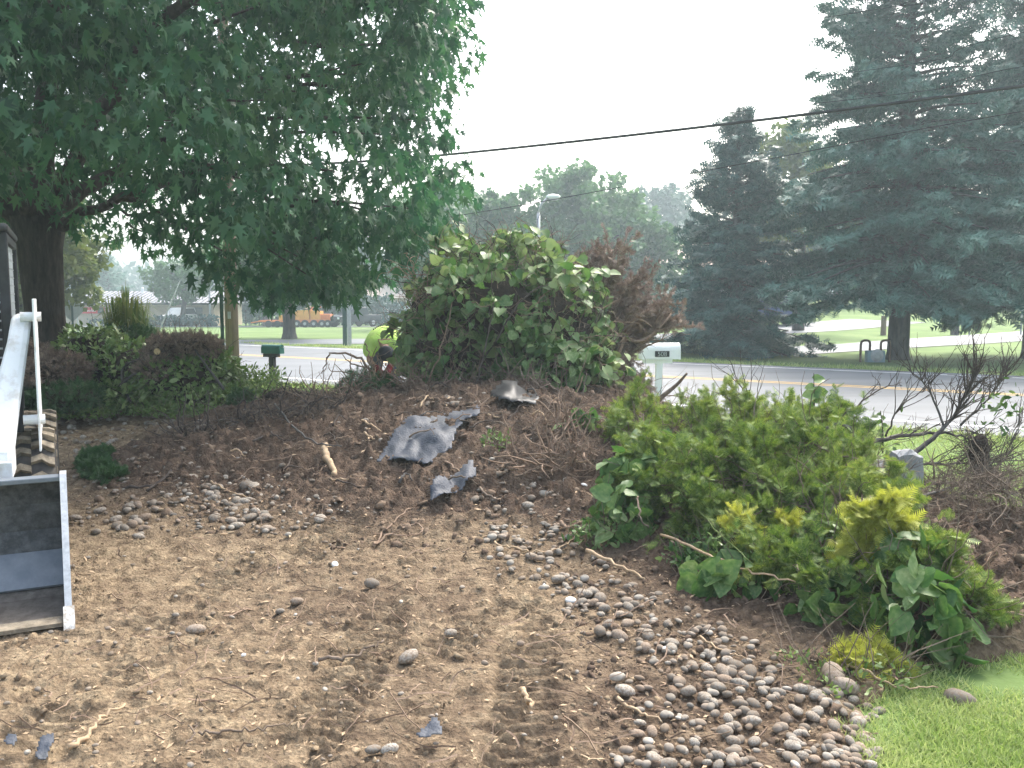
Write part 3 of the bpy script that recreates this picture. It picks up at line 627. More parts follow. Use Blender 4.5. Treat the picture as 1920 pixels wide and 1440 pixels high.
# ------------------------------------------------------------ buildings
def building_left():
    x0, x1, y = -39.2, -26, 77.5; zb = float(Zg(-30, y)); root = thing('shop_building', 'long low pale brick building with grey ribbed metal roof and red sign', 'building', ((x0+x1)/2, y, zb))
    cx = (x0+x1)/2; X = lambda v: v-cx
    b = MB(); b.box(X(x0), X(x1), 0, 8, -.3, 1.95); b.build('wall', M['brickbeige'], root)
    r = MB(); zr0, zr1 = 1.96, 3.05
    r.add([(X(x0)-.5, -.6, zr0), (X(x1)+.5, -.6, zr0), (X(x1)+.3, 4, zr1), (X(x0)-.1, 4, zr1), (X(x0)-.5, 8.6, zr0), (X(x1)+.5, 8.6, zr0)], [(0, 1, 2, 3), (3, 2, 5, 4), (0, 3, 4), (1, 5, 2), (0, 4, 5, 1)])
    ro = r.build('roof', M['roofgrey'], root)
    rb = MB()
    for k in range(36):
        xx = X(x0)-.3+k*(x1-x0+.5)/35; rb.tube([(xx, -.6, zr0+.03), (xx, 4, zr1+.03)], .035, 4)
    rb.build('rib', M['darktrim'], ro)['kind'] = 'stuff'
    f = MB(); f.box(X(x0)-.5, X(x1)+.5, -.68, -.603, 1.84, 2.0); f.build('fascia', M['darktrim'], root)
    s = MB(); s.box(X(-37.6), X(-35.5), -.22, -.003, 1.08, 1.62); sg = s.build('sign', M['red'], root); sg['label'] = 'red and grey wall sign with white lettering'
    s = MB(); s.box(X(-36.05), X(-35.52), -.235, -.221, 1.10, 1.60); s.build('sign_panel', M['darktrim'], sg)
    s = MB(); ox = X(-37.45)
    for k in range(9):                                   # unreadable white script, as strokes
        a = ox+.14*k; hgt = .16+.12*(k % 3 == 0); s.tube([(a, -.24, 1.24), (a+.06, -.24, 1.24+hgt), (a+.11, -.24, 1.25)], .022, 4)
    s.build('lettering', M['whitemetal'], sg)
    for (wx, ww, wz0, wz1, nm) in ((-34.9, .9, .75, 1.7, 'window'), (-29.8, 1.0, .8, 1.6, 'window'), (-28.0, 1.0, .8, 1.6, 'window')):
        fr = MB(); fr.box(X(wx), X(wx+ww), -.06, -.003, wz0, wz1); fo = fr.build(nm, M['darktrim'], root)
        p = MB(); p.box(X(wx)+.06, X(wx+ww)-.06, -.075, -.061, wz0+.06, wz1-.06); p.build('pane', M['glass'], fo)
    d = MB(); d.box(X(-33.6), X(-32.8), -.06, -.003, -.1, 1.75); do = d.build('door', M['whitemetal'], root)
    d = MB(); d.tube([(X(-32.92), -.10, .8), (X(-32.92), -.10, 1.0)], .02, 5); d.build('handle', M['steel'], do)
    pl = MB(); pl.box(X(-35.8), X(-31.4), -1.3, -.65, -.2, .28); pl.build('planter_wall', M['wallwhite'], root)
    v = MB(); v.lathe([(.12, 2.9), (.12, 3.35), (.05, 3.4)], X(-33.4), 3, 8); v.build('vent', M['whitemetal'], root)
building_left()
def house_right():
    x0, x1, y = 4.0, 19.5, 61; zb = float(Zg(12, y)); cx = (x0+x1)/2; X = lambda v: v-cx
    root = thing('house', 'white walled house with tan roof glimpsed beside the dark spruce', 'house', (cx, y, zb))
    top = at(1240, 510, y)[2]-zb
    b = MB(); b.box(X(x0), X(x1), 0, 9, -.5, top-.02); b.build('wall', M['wallwhite'], root)
    r = MB(); e = .8; zr = top; zt = top+2.2
    r.add([(X(x0)-e, -e, zr), (X(x1)+e, -e, zr), (X(x1)-2, 4.5, zt), (X(x0)+2, 4.5, zt), (X(x0)-e, 9+e, zr), (X(x1)+e, 9+e, zr)], [(0, 1, 2, 3), (3, 2, 5, 4), (0, 3, 4), (1, 5, 2), (0, 4, 5, 1)])
    r.build('roof', M['rooftan'], root)
    f = MB(); f.box(X(x0)-e, X(x1)+e, -e-.08, -e-.003, zr-.32, zr+.06); f.build('fascia', M['whitemetal'], root)
    for (px0, px1, pya, pyb) in ((1215, 1268, 518, 540), (1212, 1262, 550, 566), (1112, 1148, 532, 566), (1350, 1400, 518, 545), (1430, 1480, 555, 580)):
        a = at(px0, pyb, y); c = at(px1, pya, y)
        fr = MB(); fr.box(X(a[0]), X(c[0]), -.07, -.003, a[2]-zb, c[2]-zb); fo = fr.build('window', M['whitemetal'], root)
        w_ = c[0]-a[0]; h_ = c[2]-a[2]; nc = 3
        for k in range(nc):
            for j in range(2):
                p = MB(); p.box(X(a[0])+.05+k*(w_-.05)/nc, X(a[0])+(k+1)*(w_-.05)/nc, -.085, -.071, a[2]-zb+.05+j*(h_-.05)/2, a[2]-zb+(j+1)*(h_-.05)/2); p.build('pane', M['glass'], fo)
house_right()
def garage():
    x, y = -11.6, 86; zb = float(Zg(x, y)); root = thing('garage', 'small beige garage at the top of the far drive', 'building', (x, y, zb))
    b = MB(); b.box(-2.2, 2.6, 0, 5, -.3, 2.6); b.build('wall', M['brickbeige'], root)
    r = MB(); r.add([(-2.6, -.4, 2.55), (3, -.4, 2.55), (3, 2.5, 3.9), (-2.6, 2.5, 3.9), (-2.6, 5.4, 2.55), (3, 5.4, 2.55)], [(0, 1, 2, 3), (3, 2, 5, 4), (0, 3, 4), (1, 5, 2), (0, 4, 5, 1)]); r.build('roof', M['rooftan'], root)
    d = MB(); d.box(-.9, 1.9, -.06, -.003, 0, 2.1); do = d.build('door', M['whitemetal'], root)
    for k in range(4):
        p = MB(); p.box(-.85, 1.85, -.075, -.061, .04+k*.52, .50+k*.52); p.build('panel', M['wallwhite'], do)
garage()

# ------------------------------------------------------------ poles, wires, signs, lamp
PT0 = np.array([-6.0, 19.0])
def wp_(t, z): p = PT0+np.array([.833, -.553])*t; return (p[0], p[1], z)
def wire(label, pts, r, m='cable', name='utility_wire'):
    mb = MB(); mb.tube(smooth_pts([wp_(t, z) for t, z in pts], 12), r, 6); o = mb.build(name, M[m]); tag(o, label, 'wire', 'wires strung along the road')
wire('thick black cable running above the road, lowest where it leaves the shade tree', [(0, 4.55), (6, 4.32), (14.7, 4.36), (24, 4.75), (36, 5.6)], .022, name='utility_cable')
wire('thin wire just under the thick cable', [(0, 2.95), (6.2, 3.27), (11.3, 3.74), (14.7, 4.07), (24, 4.75), (36, 5.3)], .006)
wire('thin wire just above the thick cable crossing the tall spruce', [(0, 4.7), (12.5, 4.44), (14.7, 4.6), (24, 5.2), (36, 6.2)], .0038)
wire('second thin wire above the thick cable', [(0, 5.0), (12.5, 4.79), (14.7, 5.0), (24, 5.7), (36, 6.8)], .0038)
wire('topmost thin wire at the upper right corner', [(0, 5.8), (12.5, 5.55), (13.85, 5.64), (24, 6.6), (36, 7.6)], .0038)
def upole(label, x, y, h=8.5):
    r = thing('utility_pole', label, 'pole', (x, y, 0)); mb = MB(); mb.tube([(0, 0, -.3), (0, 0, h*.5), (0, 0, h)], [.145, .13, .11], 12); mb.build('post', M['pole'], r, True)
    mb = MB(); mb.box(-.9, .9, -.16, -.07, h-.7, h-.58); mb.build('crossarm', M['pole'], r)
    for k in (-.8, 0, .8):
        mb = MB(); mb.lathe([(.03, h-.58), (.05, h-.5), (.03, h-.44)], k, -.115, 8); mb.build('insulator', M['steel'], r)
    mb = MB(); mb.box(-.03, .03, -.17, -.14, 1.4, 1.55); mb.build('tag_plate', M['steel'], r)
upole('brown wooden utility pole standing behind the left brush pile', *at(437, 690, 18.9)[:2]); upole('wooden utility pole at the right end of the wires', *wp_(36, 0)[:2])
mb = MB(); a = at(338, 525, 19.3); b = at(298, 622, 16.4); b = b+(b-a)*.5; mb.tube([a, b], .012, 5); tag(mb.build('guy_wire', M['greensteel']), 'dark slanting guy wire beside the ornamental grass', 'wire')
def upost(label, px, ytop, ybot, Y, m, wd=.05, group=None, tilt=0):
    a = at(px, ybot, Y); z0 = float(surf(a[0], Y)); zt = at(px, ytop, Y)[2]-z0
    root = thing('sign_post', label, 'post', (a[0], Y, z0), .2, group); mb = MB()
    mb.prism([(-wd, 0), (-wd*.6, .035), (-wd*.3, .035), (-wd*.3, 0), (wd*.3, 0), (wd*.3, .035), (wd*.6, .035), (wd, 0), (wd, -.006), (wd*.2, -.008), (-wd*.2, -.008), (-wd, -.006)], -.3, zt, 'z')
    mb.build('post', M[m], root); mb = MB()
    for k in range(5): mb.lathe([(.008, -.001), (.008, .004)], 0, 0, 6, Matrix.Translation((0, -.008, .4+k*.15)) @ Matrix.Rotation(math.pi/2, 4, 'X'))
    mb.build('bolt', M['black'], root); return root
upost('dark green steel post just left of the wooden utility pole', 419, 540, 690, 17.6, 'greensteel', .035)
upost('left dark green channel post of the pair on the grass island', 647, 560, 655, 34.0, 'greensteel', .08)
upost('right pale steel channel post of the pair on the grass island', 655.5, 562, 656, 33.8, 'steel', .08)
def backsign():
    Y = 36; a = at(137, 620, Y); root = thing('road_sign', 'back of a grey diamond road sign behind the shade tree trunk', 'sign', (a[0], Y, 0), math.radians(24))
    c = at(137, 580, Y)[2]; s = .50
    mb = MB(); mb.prism([(0, c-s*1.05), (s, c), (0, c+s*1.05), (-s, c)], -.004, .004, 'y'); mb.build('panel', M['sign_back'], root)
    mb = MB(); mb.box(-.04, .04, -.06, -.006, -.3, c+s*.8); mb.build('post', M['greensteel'], root)
backsign()
Y = 52; a = at(144, 577, Y); root = thing('warning_sign', 'small orange diamond sign seen just right of the grey sign back', 'sign', (a[0], Y, float(Zg(a[0], Y)))); c = a[2]-float(Zg(a[0], Y))
mb = MB(); mb.prism([(0, c-.32), (.32, c), (0, c+.32), (-.32, c)], -.004, .004, 'y'); mb.build('panel', M['orange'], root); mb = MB(); mb.box(-.03, .03, .005, .05, -.2, c); mb.build('post', M['steel'], root)
def lamp(label, px, Y, ytop, arm=1.0, grp=None, ax=1):
    a = at(px, 620, Y); z0 = float(Zg(a[0], Y)); h = at(px, ytop, Y)[2]-z0-.35; root = thing('street_lamp', label, 'street lamp', (a[0], Y, z0), 0, grp)
    mb = MB(); mb.tube([(0, 0, -.2), (0, 0, h*.5), (0, 0, h)], [.11, .09, .075], 10); mb.build('pole', M['steel'], root, True)
    mb = MB(); mb.tube([(0, 0, h), (ax*.12, 0, h+.35), (ax*.38*arm, 0, h+.62)], .05, 8); mb.build('arm', M['steel'], root, True)
    mb = MB(); mb.lathe([(.05, -.12), (.14, -.06), (.16, 0), (.10, .08), (.03, .10)], 0, 0, 12, Matrix.Translation((ax*.62*arm, 0, h+.68)) @ Matrix.Scale(2.0, 4, (1, 0, 0))); hd = mb.build('lamp_head', M['whitemetal'], root, True)
    mb = MB(); mb.lathe([(.11, -.16), (.13, -.121)], 0, 0, 12, Matrix.Translation((ax*.62*arm, 0, h+.68)) @ Matrix.Scale(1.8, 4, (1, 0, 0))); mb.build('lens', M['steel'], hd, True)
lamp('tall pale street lamp rising behind the vine covered mound', 1009, 38, 383)
lamp('pale lamp post beside the far hedge, left of the utility pole', 395, 74, 540)
# fence posts on the slope at right
for px, yb, yt, lab, m_, rr in ((1656, 630, 592, 'short brown wooden post on the sloping lawn left of the spruce trunk', 'pole', .13), (1818, 612, 560, 'thin steel fence post on the sloping lawn right of the spruce trunk', 'steel', .04),
                          (1915, 606, 545, 'thin steel fence post at the right edge of the lawn', 'steel', .04), (1790, 628, 596, 'stubby grey trunk-like post on the slope beyond the driveway', 'barkgrey', .2)):
    Y = 41; a = at(px, yb, Y); z0 = float(Zg(a[0], Y)); mb = MB(); mb.tube([(0, 0, -.3), (0, 0, max(.6, at(px, yt, Y)[2]-z0))], [rr, rr*.9], 10); o = mb.build('fence_post', M[m_]); o.location = (a[0], Y, z0); tag(o, lab, 'post')
def mailbox(label, px, ytop, Y, w_, m, yaw, number=None, post='whitemetal'):
    a = at(px, ytop, Y); z0 = float(surf(a[0], Y)); zt = a[2]-z0; hb = w_*.42; L = w_; root = thing('mailbox', label, 'mailbox', (a[0], Y, z0), yaw)
    r = hb*.42; pts = [(-r, zt-hb), (r, zt-hb)]+[(r*math.cos(t), zt-r+r*math.sin(t)) for t in np.linspace(0, math.pi, 9)]
    mb = MB(); mb.prism(pts, -L/2, L/2, 'x'); mb.build('box', M[m], root)
    d = MB(); pts2 = [(p[0]*1.06, zt-hb/2+(p[1]-zt+hb/2)*1.04) for p in pts]; d.prism(pts2, L/2+.001, L/2+.018, 'x'); dd = d.build('door', M[m], root)
    k = MB(); k.tube([(L/2+.018, 0, zt-.05), (L/2+.05, 0, zt-.05)], .012, 6); k.build('handle', M['steel'], dd)
    p = MB(); p.box(-.05, .05, -.05, .05, -.3, zt-hb-.07); p.build('post', M[post], root)
    p = MB(); p.box(-L*.42, L*.34, -.06, .06, zt-hb-.07, zt-hb-.004); p.build('bracket', M[post], root)
    if number:
        pl = MB(); pl.box(-.10, .14, -r-.008, -r-.001, zt-hb+.04, zt-hb+.135); po = pl.build('number_plate', M['blackpaint'], root)
        cu = bpy.data.curves.new('num', 'FONT'); cu.body = number; cu.size = .105; cu.extrude = .002; cu.align_x = 'CENTER'
        to = bpy.data.objects.new('tmp', cu); COL.objects.link(to); bpy.context.view_layer.update()
        me = bpy.data.meshes.new_from_object(to.evaluated_get(bpy.context.evaluated_depsgraph_get())); bpy.data.objects.remove(to)
        me.materials.clear(); me.materials.append(M['steel']); n = link('numerals', me, po); n.location = (.02, -r-.011, zt-hb+.052); n.rotation_euler = (math.pi/2, 0, 0)
    return root
mailbox('green mailbox on a thin dark post by the road edge at left', 510, 646, 17.6, .42, 'greenmetal', -.35, post='black')
mailbox('white mailbox with dark number plate at the road edge', 1236, 643, 14.4, .62, 'whitemetal', .12, '508')
mb = MB(); a = at(1640, 684, 25.6); root = thing('gas_meter', 'pale blue gas meter with two rusty bent pipes at the far road edge', 'gas meter', (a[0], a[1], 0))
mb.box(-.26, .26, -.12, .12, -.02, .34); mb.build('housing', M['gasmeter'], root, bevel=.03)
mb = MB(); mb.lathe([(.17, 0), (.19, .03), (.1, .05)], 0, 0, 14, Matrix.Translation((0, -.121, .2)) @ Matrix.Rotation(math.pi/2, 4, 'X')); mb.build('dial_cover', M['steel'], root)
for s in (-1, 1):
    mb = MB(); mb.tube(smooth_pts([(s*.42, 0, -.1), (s*.42, 0, .5), (s*.36, 0, .62), (s*.22, 0, .62), (s*.16, 0, .55), (s*.16, 0, .34)], 4), .035, 7); mb.build('pipe', M['rust'], root)

# ------------------------------------------------------------ far vehicles
def wheel(mb, x, y, z, r, w_, n=16):
    mb.lathe([(r*.55, -w_/2), (r*.93, -w_/2), (r, -w_*.3), (r, w_*.3), (r*.93, w_/2), (r*.55, w_/2)], 0, 0, n, Matrix.Translation((x, y, z)) @ Matrix.Rotation(math.pi/2, 4, 'X'))
def yellow_machine():
    Y = 71; a = at(588, 598, Y); z0 = float(Zg(a[0], Y)); root = thing('paving_machine', 'yellow orange road working machine parked on the far drive', 'machine', (a[0], Y, z0))
    L = 2.9
    b = MB(); b.box(-L/2, L/2, -.8, .8, .38, .62); b.build('chassis', M['machineorange'], root)
    b = MB(); b.prism([(-1.35, .62), (-1.45, 1.1), (-1.1, 1.35), (-.2, 1.4), (-.2, .62)], -.7, .7, 'y'); b.build('engine_cover', M['machineyellow'], root)
    b = MB(); b.box(-.1, .65, -.65, .65, .63, 1.28); b.build('hopper', M['machineyellow'], root)
    b = MB(); b.box(.7, 1.45, -.7, .7, .63, 1.05); b.build('side_box', M['machineorange'], root)
    b = MB(); b.tube([(-.15, -.4, 1.35), (.2, -.4, 1.75), (.7, -.4, 1.6)], .05, 6); b.tube([(.3, .3, 1.3), (.1, .3, 1.9)], .05, 6); b.build('rail', M['machineorange'], root)
    b = MB(); b.box(-.1, .9, -.5, .5, 1.58, 1.64, Matrix.Rotation(-.35, 4, 'Y')); b.build('shade_panel', M['whitemetal'], root)
    for x_ in (-1.15, -.5, .2, .85, 1.3):
        for s in (-1, 1):
            wb = MB(); wheel(wb, x_, s*.85, .3, .3, .2); w0 = wb.build('wheel', M['black'], root)
            wb = MB(); wheel(wb, x_, s*.93, .3, .13, .08, 10); wb.build('rim', M['steel'], w0)
yellow_machine()
def trailer():
    Y = 71; a = at(515, 601, Y); z0 = float(Zg(a[0], Y)); root = thing('trailer', 'low orange flat trailer left of the forked tree trunk', 'trailer', (a[0], Y, z0))
    b = MB(); b.box(-1.1, 1.1, -.7, .7, .42, .56); b.build('deck', M['machineorange'], root); b = MB(); b.box(.5, 1.1, -.6, .6, .57, .95); b.build('tool_box', M['machineyellow'], root)
    b = MB(); b.tube([(-1.1, 0, .48), (-1.9, 0, .35)], .05, 6); b.build('drawbar', M['machineorange'], root)
    for x_ in (-.3, .4):
        for s in (-1, 1):
            wb = MB(); wheel(wb, x_, s*.75, .27, .27, .18); wb.build('wheel', M['black'], root)
trailer()
def vehicle(label, px, Y, paint, L=4.6, rz=0, name='pickup_truck'):
    a = at(px, 600, Y); z0 = float(Zg(a[0], Y)); root = thing(name, label, 'vehicle', (a[0], Y, z0), rz)
    h = L/2; b = MB(); b.prism([(-h, .42), (-h, .88), (-h+.9, .98), (-h+1.5, 1.0), (h-.05, .98), (h, .42)], -.88, .88, 'y'); b.build('body', M[paint], root, bevel=.05)
    b = MB(); b.prism([(-h+1.0, 1.0), (-h+1.55, 1.58), (.7, 1.6), (1.0, 1.0)], -.76, .76, 'y'); c = b.build('cab', M[paint], root, bevel=.05)
    b = MB(); b.prism([(-h+1.2, 1.05), (-h+1.62, 1.5), (.6, 1.52), (.85, 1.05)], -.775, .775, 'y'); b.build('window', M['glass'], c)
    for x_ in (-h+.85, h-.95):
        for s in (-1, 1):
            wb = MB(); wheel(wb, x_, s*.82, .36, .36, .22); w0 = wb.build('wheel', M['black'], root); wb = MB(); wheel(wb, x_, s*.90, .36, .19, .1, 12); wb.build('rim', M['steel'], w0)
    for s in (-.65, .65):
        b = MB(); b.box(-h-.02, -h+.001, s-.12, s+.12, .66, .82); b.build('headlight', M['whitemetal'], root)
M['navy'] = mat('dark vehicle paint', (.015, .02, .03), (.02, .026, .038), 2, .25, spec=.6); M['blue'] = mat('blue vehicle paint', (.02, .05, .16), (.03, .07, .2), 2, .3, spec=.6)
vehicle('dark vehicle parked at the right end of the yellow machine', 664, 72, 'navy', 4.4, .9)
vehicle('blue car glimpsed through the lower boughs of the dark spruce', 1445, 48, 'blue', 4.3, .1, 'parked_car')
vehicle('pale car parked in front of the pale brick building by the hedge', 342, 77, 'wallwhite', 4.3, 1.15, 'parked_car')

# ------------------------------------------------------------ skid steer loader, facing the camera
def skid():
    root = thing('skid_steer_loader', 'white loader with black caged cab and dark scuffed bucket at left', 'loader', (-2.475, 4.80, float(H(-2.5, 5, False))-.005), math.atan2(.447, .894))
    W = -1.75; bk = MB()
    # bucket shell: profile in local y (back), z
    prof = [(-.02, .02), (.30, .05), (.44, .12), (.50, .24), (.53, .40), (.52, .56), (.48, .70)]
    inn = [(p[0]+.012, p[1]-.012) if i < 3 else (p[0]+.016, p[1]) for i, p in enumerate(prof)]
    for i in range(len(prof)-1):
        bk.prism([prof[i], prof[i+1], inn[i+1], inn[i]], W, -.012, 'x')
    bo = bk.build('bucket', M['bucket'], root)
    s = MB(); sp = [(-.03, 0), (.30, .0), (.46, .10), (.55, .24), (.55, .56), (.50, .74), (.40, .74), (.18, .40)]
    s.prism(sp, -.012, .012, 'x'); s.build('side_plate', M['bucket'], bo)
    s = MB(); s.prism(sp, W-.024, W, 'x'); s.build('side_plate', M['bucket'], bo)
    s = MB(); s.prism([(.395, .742), (.175, .405), (-.035, .03), (-.05, .03), (.155, .405), (.38, .752), (.50, .752), (.50, .742)], -.018, .018, 'x'); s.build('worn_edge', M['worn'], bo)
    s = MB(); s.box(W, -.012, .40, .50, .705, .735); s.build('top_flange', M['bandsteel'], bo, bevel=.006)
    s = MB(); s.prism([(.36, .088), (.505, .262), (.515, .268), (.505, .275), (.352, .10)], W+.01, -.02, 'x'); s.build('wear_strip', M['bandsteel'], bo)
    s = MB(); s.box(W, .0, -.12, .02, .0, .022); s.build('cutting_edge', M['mudlug'], bo)
    s = MB(); s.prism([(-.17, -.01), (-.03, -.01), (-.0, .06), (-.04, .085), (-.15, .015)], -.026, .03, 'x'); s.build('corner_tooth', M['muddysteel'], bo)
    # loader arm near side and far side
    for k, ox in enumerate((0, W+.72)):
        a = MB(); mtx = lambda: None
        P = [(-.40+ox, .80, .68), (-.395+ox, .83, .85), (-.32+ox, 1.0, 1.08), (-.235+ox, 1.28, 1.50), (-.21+ox, 1.45, 1.68)]
        HW = [.135, .13, .085, .062, .06]; HD = [.16, .15, .12, .09, .08]; v = []
        for (x_, y_, z_), hw, hd in zip(P, HW, HD): v += [(x_-hw, y_-hd*.6, z_), (x_+hw, y_-hd*.6, z_), (x_+hw, y_+hd, z_), (x_-hw, y_+hd, z_)]
        f = [(0, 3, 2, 1), (16, 17, 18, 19)]+[(i*4+j, i*4+(j+1) % 4, i*4+4+(j+1) % 4, i*4+4+j) for i in range(4) for j in range(4)]
        a.add(v, f); ar = a.build('loader_arm', M['whitepaint'], root, bevel=.035)
        a = MB(); a.box(-.40+ox-.13, -.40+ox+.13, .66, .70, .36, .80); a.build('arm_foot', M['whitepaint'], ar, bevel=.008)
        a = MB(); a.box(-.135+ox, -.122+ox, 1.0, 1.5, .80, 1.78, Matrix.Translation((0, 0, 0))); a.build('outer_plate', M['whitepaint'], ar, bevel=.004)
        a = MB(); a.box(-.225+ox-.15, -.225+ox-.14, 1.36, 1.5, 1.5, 1.76); a.build('inner_plate', M['whitepaint'], ar)
        for zz, yy in ((1.66, 1.35), (1.0, 1.08)):
            a = MB(); a.tube([(-.22+ox, yy, zz), (-.095+ox, yy, zz)], .032, 12); a.build('pivot_pin', M['whitepaint'], ar)
        a = MB(); a.tube([(-.26+ox, 1.25, .9), (-.25+ox, 1.32, 1.35)], .035, 10); a.build('hydraulic_cylinder', M['blackpaint'], ar)
        a = MB(); a.tube(smooth_pts([(-.46+ox, .95, 1.30), (-.47+ox, .85, 1.05), (-.44+ox, .95, .92)], 6), .014, 6); a.build('hose', M['black'], ar)
    # wheels
    for (x0, x1, yc) in ((-.32, -.05, 1.35), (-.32, -.05, 2.45), (W+.05, W+.32, 1.35), (W+.05, W+.32, 2.45)):
        r = .45; cxm = (x0+x1)/2; mt = Matrix.Translation((cxm, yc, r+.0)) @ Matrix.Rotation(math.pi/2, 4, 'Y'); hw = (x1-x0)/2
        t = MB(); t.lathe([(.2, -hw*.8), (r*.75, -hw), (r*.9, -hw*.95), (r*.945, -hw*.6), (r*.95, 0), (r*.945, hw*.6), (r*.9, hw*.95), (r*.75, hw), (.2, hw*.8)], 0, 0, 32, mt); wo = t.build('wheel', M['tyre'], root, True)
        for k in range(22):
            ang = k*2*math.pi/22
            for sgn in (-1, 1):
                lg = MB(); aa = ang+(.143 if sgn > 0 else 0); v = []
                for (u_, da, wd_) in ((0.0, 0, .045), (.45, -.05, .05), (.75, .02, .055), (1.0, .03, .06)):
                    for e in (-1, 1):
                        for rr in (.93, 1.02):
                            th = aa+da+e*wd_; xx = sgn*u_*hw; rad = r*rr*(1 if u_ < .9 else .97)
                            v.append((cxm+xx, yc+rad*math.cos(th), r+rad*math.sin(th)))
                f = []
                for i in range(3):
                    b = i*4; f += [(b, b+1, b+5, b+4), (b+2, b+6, b+7, b+3), (b+1, b+3, b+7, b+5)]
                f += [(0, 2, 3, 1), (12, 13, 15, 14)]
                lg.add(v, f); lg.build('tread_lug', M['mudlug'], wo)
        t = MB(); t.lathe([(.19, -hw*.5), (.21, hw*.5), (.08, hw*.55)], 0, 0, 16, mt); t.build('rim', M['whitepaint'], wo, True)
    # body and cab
    b = MB(); b.prism([(1.0, .35), (1.0, .60), (1.3, .95), (2.9, 1.0), (3.0, .3), (1.1, .25)], W+.36, -.36, 'x'); b.build('body', M['whitepaint'], root, bevel=.02)
    cabx0, cabx1 = W+.30, -.275; cab = MB()
    for xx in (cabx0, cabx1-.06):
        cab.box(xx, xx+.06, 1.45, 1.52, .95, 2.22); cab.box(xx, xx+.06, 2.6, 2.67, .9, 2.22); cab.box(xx, xx+.06, 1.521, 2.599, 2.16, 2.22)
    cab.box(cabx0+.061, cabx1-.061, 1.45, 1.52, 2.14, 2.22)
    cf = cab.build('cab_frame', M['blackpaint'], root, bevel=.01)
    r_ = MB(); r_.box(cabx0-.01, cabx1+.01, 1.42, 2.70, 2.223, 2.28); r_.build('cab_roof', M['blackpaint'], root, bevel=.02)
    for k in range(20):
        b = MB(); b.tube([(cabx1-.03, 1.53, .95+.062*k), (cabx1-.03, 2.6, .95+.062*k)], .007, 4); b.build('screen_bar', M['steel'], cf)
        b = MB(); b.tube([(cabx1-.55, 1.46, .95+.062*k), (cabx1-.06, 1.46, .95+.062*k)], .007, 4); b.build('screen_bar', M['steel'], cf)
    for k in range(12):
        b = MB(); b.tube([(cabx1-.03, 1.58+.085*k, .95), (cabx1-.03, 1.58+.085*k, 2.16)], .006, 4); b.build('screen_bar', M['steel'], cf)
    b = MB(); b.box(cabx0+.1, cabx1-.1, 1.9, 2.5, 1.001, 1.15); b.box(cabx0+.1, cabx1-.1, 2.4, 2.52, 1.151, 1.7); b.build('seat', M['black'], root, bevel=.03)
    b = MB(); b.box(cabx0+.061, cabx1-.061, 2.61, 2.64, 1.0, 2.15); b.build('rear_window', M['glass'], root)
skid()

# ------------------------------------------------------------ brush, roots, branches
def elpts(E, n, r0=.72, r1=1.03, lump=.25, below=True, org=(0, 0, 0), out=.6):
    """points near the skin of a union of ellipsoids (cx,cy,cz,rx,ry,rz); returns points, outward normals"""
    E = np.array(E, float); E[:, 2] = np.maximum(E[:, 2], [float(surf(e[0], e[1]))+.2*e[5] for e in E]); wt = (E[:, 3]*E[:, 5]+E[:, 3]*E[:, 4]); wt /= wt.sum(); P = []; Nn = []; tot = 0
    while tot < n:
        k = RNG.choice(len(E), 4000, p=wt); d = rdir(4000); r = r0+(r1-r0)*RNG.random(4000)**.7
        lmp = 1+lump*fbm(d[:, 0]*2.3+k*3.1+d[:, 2], d[:, 2]*2.3+d[:, 1]*2, 3, 41)*2
        p = E[k, :3]+d*(r*lmp)[:, None]*E[k, 3:]
        ok = p[:, 2] > surf(p[:, 0], p[:, 1])+.0
        for j in range(len(E)):
            q = np.linalg.norm((p-E[j, :3])/E[j, 3:], axis=1); ok &= ~((q < out) & (k != j))
        P.append(p[ok]); Nn.append(norm(d[ok]/E[k[ok], 3:])); tot += ok.sum()
        if len(P) > 60: break
    P = np.concatenate(P)[:n]; Nn = np.concatenate(Nn)[:n]
    return P-np.array(org), Nn
def tangle(name, E, n, L, r, m, root, org, pts=5, wob=.6, sides=3, r0=.2, up=.2, dark=False):
    P, Nn = elpts(E, n, r0, 1.0, .2, org=org, out=0); mb = MB()
    for p, nn in zip(P, Nn):
        d = nn*.4+RNG.normal(size=3)*.7+np.array([0, 0, up]); W = walk(p, d, L*(.5+RNG.random()), pts, wob)
        mb.tube(W, taper(r*(.5+RNG.random()), len(W), .3), sides, False)
    o = mb.build(name, m, root); o['kind'] = 'stuff'; return o
def near_first(P, N, org, k):
    wp = P+np.array(org); d = np.linalg.norm(wp-np.array([0, 0, CH]), axis=1); v = norm(np.array([0, 0, CH])-wp)
    u = np.abs(wp[:, 0]/wp[:, 1]); sc = d-(N*v).sum(1)*3+np.where(u > .57, 50, 0); idx = np.argsort(sc)[:k]; m = np.ones(len(P), bool); m[idx] = False; return idx, m
def leafy(root, org, E, n, tpl, size, m, parts=0, key=None, droop=.9, r0=.72, name='leaf', hang=.5, lump=.25, outv=.35, gap=9., gs=3.):
    P, N = elpts(E, n, r0, 1.04, lump, org=org); k = (fbm(P[:, 0]*gs+P[:, 1]*1.3, P[:, 2]*gs+P[:, 1], 2, 66) < gap) | (RNG.random(len(P)) < .15); P = P[k]; N = N[k]; n = len(P)
    A = RNG.normal(size=(n, 3))*.65+N*outv; A[:, 2] -= droop; NN = N*1.0+RNG.normal(size=(n, 3))*.75; NN[:, 2] += hang
    sc = size*(.45+.85*RNG.random(n)**1.2)
    if parts:
        i, k = near_first(P, N, org, parts); leaf_parts(name, tpl, key, P[i], A[i], NN[i], sc[i], m, root)
        mats_scatter('foliage', tpl, P[k], A[k], NN[k], sc[k], m, root, True)
    else: mats_scatter('foliage', tpl, P, A, NN, sc, m, root, True)
def el(px, py, Y, rx, ry, rz): a = at(px, py, Y); return (a[0], Y, a[2], rx, ry, rz)
